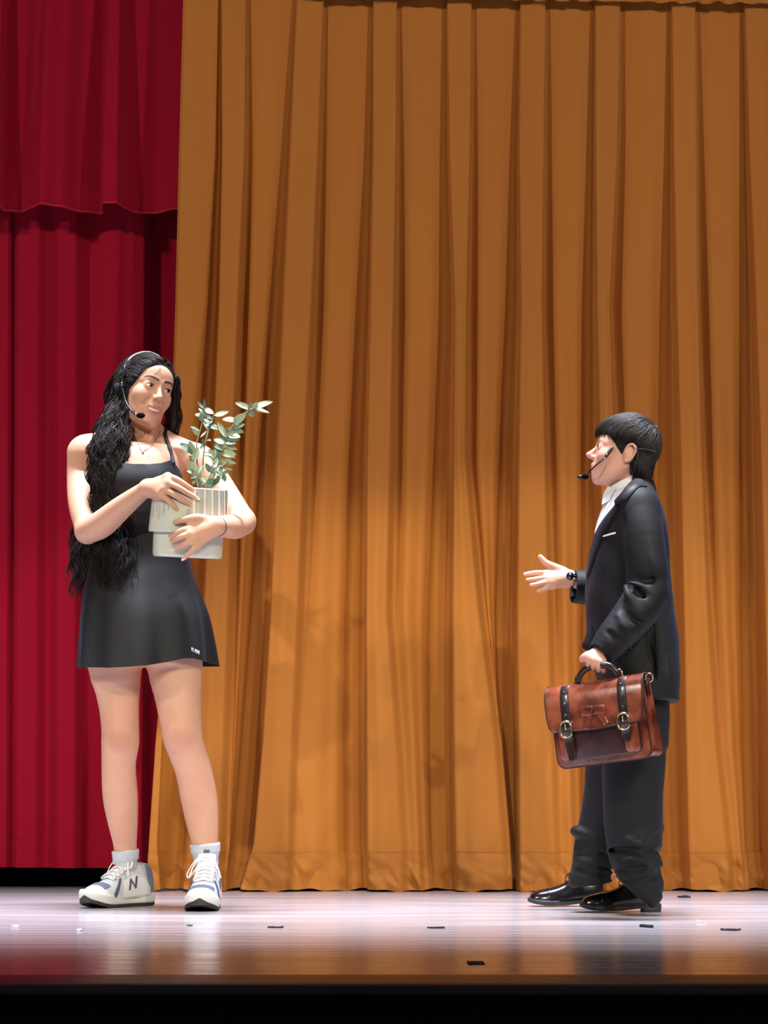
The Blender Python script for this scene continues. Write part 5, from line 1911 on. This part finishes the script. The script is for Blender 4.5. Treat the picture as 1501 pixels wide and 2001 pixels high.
M_stripe = mat('white_stripe', (236, 238, 226), .14, .5, coat=.5)
glaze(-.86, 1.36, .1950, .112, M_drip, 'grey_glaze', .0009, .93)
for a0, w, ln in ((-1.36, .07, .10), (-1.08, .05, .085), (-.86, .05, .110), (-.62, .085, .105), (-.36, .06, .08)):
    glaze(a0, w, .1955, ln, M_stripe, 'pot_stripe', .0022)
for a0, w, ln in ((-2.62, .08, .055), (-2.46, .06, .040), (-2.34, .08, .062), (-2.18, .07, .050), (-2.04, .05, .036)):
    glaze(a0, w, .165, ln, M_drip, 'glaze_drip', .0012)
MB().lathe([(.0, .171), (.05, .174), (.1005, .170)], 48, MP).build('soil', mat('dark_soil', (40, 32, 26), .95, .1, bump=(60, .8)), pot)

M_stem = mat('pale_stem', (182, 178, 140), .6, .3)
M_leaf = mat('sage_leaf', (150, 172, 142), .55, .35, var=(18, (178, 196, 164), .7), bump=(70, .15))
M_leafd = mat('deep_sage_leaf', (96, 124, 108), .55, .35, var=(18, (128, 152, 130), .7), bump=(70, .15))


def zpx(u, v):
    return 280 + u / 5.773, 770 + v / 5.773


def leaf(parent, b, t, w, bend, m, face):
    """one leaf from base to tip with a folded midrib and an arched back"""
    b, t = Vector(b), Vector(t)
    d = t - b
    L = d.length
    d.normalize()
    n = Vector(face)
    n = (n - d * n.dot(d)).normalized()
    x = d.cross(n)
    rows = []
    for v in np.linspace(0, 1, 9):
        ww = w * (math.sin(math.pi * min(1, v ** .8)) ** .75 + .04) * (1 if v < 1 else .3)
        c = b + d * L * v + n * (-bend * L * (v - .5) ** 2 * 4 + bend * L) * .5
        rows.append([c + x * ww * u + n * (.18 * w * abs(u)) for u in (-1, -.5, 0, .5, 1)])
    mb = MB()
    mb.grid(rows)
    mb.grid([[p - n * .0007 for p in reversed(r_)] for r_ in rows])
    return mb.build('leaf', m, parent)


def sprig(pts, r0, leaves):
    q = catmull([tuple(P(*zpx(u, v), Y)) for u, v, Y in pts], 6)
    st_ = MB().tube([Vector(p) for p in q], list(np.linspace(r0, r0 * .45, len(q))), 6).build('stem', M_stem, pot)
    Q = np.array(q)
    for (bu, bv), (tu, tv), wpx, dk in leaves:
        wpx = wpx * 1.3 + 6
        bx = np.array(P(*zpx(bu, bv), -.24))
        i = int(np.argmin(np.linalg.norm((Q - bx)[:, [0, 2]], axis=1)))
        Yb = Q[i][1]
        dy = random.uniform(-.022, .012)
        if random.random() < .45:
            j = min(len(q) - 1, max(2, i + random.randint(-3, 3)))
            pb = Vector(q[j])
            an = random.uniform(-1.2, 1.2)
            leaf(st_, pb, pb + Vector((math.sin(an) * .030, random.uniform(-.02, .02), math.cos(an) * .026)), random.uniform(.004, .0065), .15, random.choice((M_leaf, M_leafd)), (random.uniform(-.6, .6), -1, .4))
        leaf(st_, P(*zpx(bu, bv), Yb), P(*zpx(tu, tv), Yb + dy), wpx / 5.773 * .00146 * .5, random.uniform(-.16, .22), M_leafd if dk else M_leaf, (random.uniform(-.6, .6), -1, random.uniform(.1, .8)))


random.seed(4)
sprig([(660, 1062, -.24), (620, 880, -.25), (600, 590, -.25), (640, 420, -.25), (668, 300, -.25), (690, 160, -.25)], .0026, [
    ((690, 165), (625, 120), 22, 0), ((690, 160), (798, 225), 44, 0), ((668, 250), (580, 228), 34, 0), ((668, 260), (700, 160), 44, 0), ((664, 300), (745, 320), 40, 1), ((660, 310), (655, 215), 46, 1), ((640, 420), (530, 362), 20, 0), ((690, 175), (715, 270), 36, 1)])
sprig([(680, 1062, -.23), (672, 800, -.22), (690, 600, -.22), (735, 420, -.22), (775, 310, -.22), (800, 235, -.22)], .0026, [
    ((800, 240), (968, 195), 44, 0), ((795, 250), (885, 238), 24, 0), ((780, 300), (740, 330), 20, 1), ((770, 330), (680, 350), 40, 0), ((775, 350), (825, 400), 50, 1), ((745, 400), (640, 490), 24, 0), ((760, 370), (850, 400), 30, 0), ((745, 420), (730, 350), 40, 1), ((700, 560), (640, 620), 34, 1), ((715, 520), (770, 530), 22, 1)])
sprig([(735, 1062, -.25), (800, 920, -.25), (858, 760, -.255), (915, 560, -.26), (985, 390, -.26), (1085, 270, -.26), (1185, 190, -.26), (1255, 150, -.26)], .0030, [
    ((1205, 165), (1035, 95), 46, 0), ((1200, 172), (1100, 135), 34, 0), ((1245, 155), (1465, 85), 52, 0), ((1245, 155), (1425, 215), 46, 0), ((1250, 160), (1285, 90), 50, 0), ((1195, 190), (1240, 255), 60, 1), ((1010, 330), (1165, 215), 64, 0), ((1052, 308), (888, 290), 58, 0), ((940, 490), (830, 310), 58, 0), ((1000, 380), (1150, 340), 54, 1), ((1010, 400), (1140, 435), 46, 1), ((985, 420), (930, 380), 40, 1), ((960, 460), (1100, 490), 58, 0), ((950, 500), (1090, 515), 40, 1),
    ((925, 560), (790, 510), 56, 0), ((920, 570), (1060, 625), 50, 0), ((930, 540), (1050, 560), 48, 0), ((900, 640), (1050, 690), 50, 0), ((905, 620), (790, 590), 60, 1), ((880, 690), (790, 640), 50, 1), ((890, 680), (1045, 720), 36, 0), ((860, 760), (1050, 790), 62, 0), ((850, 790), (960, 760), 44, 0), ((840, 820), (1015, 857), 18, 0), ((970, 450), (1040, 400), 46, 0), ((940, 520), (870, 440), 44, 1), ((900, 660), (860, 560), 50, 0), ((870, 720), (820, 640), 46, 1), ((935, 560), (985, 470), 50, 1)])
sprig([(620, 1062, -.27), (600, 960, -.275), (580, 850, -.28), (570, 720, -.28), (560, 640, -.28)], .0024, [
    ((565, 660), (410, 560), 74, 1), ((568, 680), (525, 530), 70, 0), ((575, 740), (625, 600), 66, 0), ((575, 760), (520, 700), 50, 1), ((585, 880), (540, 760), 62, 0), ((590, 920), (545, 960), 40, 0), ((600, 960), (570, 860), 52, 0), ((600, 1000), (545, 1000), 36, 1), ((610, 1030), (640, 960), 60, 1), ((600, 930), (680, 800), 30, 1)])
sprig([(705, 1062, -.27), (720, 980, -.28), (770, 880, -.28), (800, 790, -.28), (790, 690, -.28)], .0022, [
    ((790, 690), (680, 660), 44, 1), ((792, 700), (740, 620), 40, 0), ((800, 780), (690, 690), 26, 0), ((795, 800), (830, 700), 40, 1), ((770, 880), (700, 780), 44, 1), ((760, 900), (830, 860), 36, 0), ((740, 960), (800, 900), 50, 0), ((725, 1000), (690, 940), 44, 0), ((720, 1020), (780, 950), 44, 1)])
sprig([(760, 1062, -.26), (800, 990, -.265), (860, 930, -.27), (890, 890, -.27)], .0022, [
    ((890, 890), (930, 990), 40, 1), ((870, 920), (800, 880), 40, 0), ((830, 960), (900, 900), 60, 0), ((800, 990), (860, 985), 56, 0), ((790, 1010), (740, 950), 50, 0), ((775, 1040), (840, 1000), 50, 1), ((770, 1050), (720, 1000), 44, 1)])

# ------------------------------------------------------------------ headset microphones
M_hs = mat('black_plastic', (14, 14, 16), .35, .5)
M_foam = mat('black_foam', (9, 9, 10), .95, .1, bump=(240, .8))
M_silver = mat('silver_grey_band', (206, 214, 220), .30, .5)
M_steel = mat('steel', (200, 204, 210), .2, .5, 1.0)
hs = empty('headset_microphone', TW((-.08, .0, .02)), 'headset microphone with a silver band over the woman\'s black hair', 'headset')
q = []
for ph in np.linspace(-62, 84, 24):
    d = np.array((math.sin(R(ph)), -.16, math.cos(R(ph))))
    d /= np.linalg.norm(d)
    q.append(TW(np.array((0, .020, .032)) + d * np.array((.083, .098, .087)) * 1.065))
MB().tube(q, .0064, 8, flat=.35, up=(0, 0, 1)).build('head_band', M_silver, hs)
low = [onto(bH, x, y, .005)[0] for x, y in ((247, 703), (243, 716), (241, 730), (238, 742), (237, 754), (239, 765))]
MB().tube([Vector(p) for p in catmull([tuple(p) for p in low], 5)], .0026, 8).build('side_arm', M_hs, hs)
ear, n_ = onto(bH, 237, 757, .006)
MB().sphere(ear, (.0075, .006, .014), 16, 10).build('ear_piece', M_hs, hs)
pad, n_ = onto(bH, 228, 757, .005)
MB().sphere(pad, (.011, .005, .013), 16, 10).build('ear_pad', mat('blue_grey_pad', (36, 42, 60), .8, .2), hs)
mic = TW((-.050, -.098, -.074))
e2 = P(246, 785, ear.y - .022)
e3 = P(256, 801, ear.y - .045)
mp_ = P(263, 808, ear.y - .060)
MB().tube([Vector(p) for p in catmull([tuple(ear), tuple(e2), tuple(e3), tuple(mp_)], 8)], .0026, 8).build('boom', M_hs, hs)
MB().tube([mp_, P(268, 810, ear.y - .064)], .0042, 10).build('collar', M_steel, hs)
MB().sphere(P(275, 812, ear.y - .068), (.0135, .0095, .0085), 16, 10).build('windscreen', M_foam, hs)

hb = empty('headset_microphone', TB((.08, .0, .0)), 'black headset microphone on a boom across the boy\'s cheek', 'headset')
bHB = bvh_of(hairB, bodyB)
f0, f1_ = onto(bHB, 1199, 874, .006)[0], onto(bHB, 1184, 893, .007)[0]
tube_pts = [f0.lerp(f1_, t) for t in np.linspace(0, 1, 6)]
MB().tube(tube_pts, [.0062, .0078, .0080, .0080, .0078, .006], 10, flat=.6).build('arm_housing', mat('dark_grey_plastic', (40, 42, 42), .5, .4), hb)
for x, y in ((1186, 889), (1183, 895)):
    MB().sphere(onto(bHB, x, y, .013)[0], .0032, 10, 7).build('screw', M_steel, hb)
b1 = P(1166, 908, f1_.y - .002)
b2 = P(1149, 924, f1_.y + .010)
MB().tube([Vector(p) for p in catmull([tuple(f1_), tuple(b1), tuple(b2)], 8)], .0022, 8).build('boom', M_hs, hb)
MB().sphere(P(1144, 931, f1_.y + .012), (.0105, .0085, .0085), 16, 10).build('windscreen', M_foam, hb)
MB().sphere(P(1134, 932, f1_.y + .016), (.0085, .006, .0062), 16, 10).build('capsule', M_hs, hb)
hb_pts = [onto(bHB, x, y, .003)[0] for x, y in ((1243, 876), (1252, 877), (1262, 878), (1272, 880), (1280, 882))]
MB().tube([Vector(p) for p in catmull([tuple(p) for p in hb_pts], 4)], .0011, 6).build('neck_band', mat('clear_band', (90, 90, 92), .3, .5), hb)
cb = [P(1274, 898, -.28), P(1277, 930, -.27), P(1279, 960, -.27), P(1281, 990, -.28)]
MB().tube([Vector(p) for p in catmull([tuple(p) for p in cb], 6)], .0011, 6).build('cable', mat('dark_cable', (40, 18, 12), .5, .3), hb)
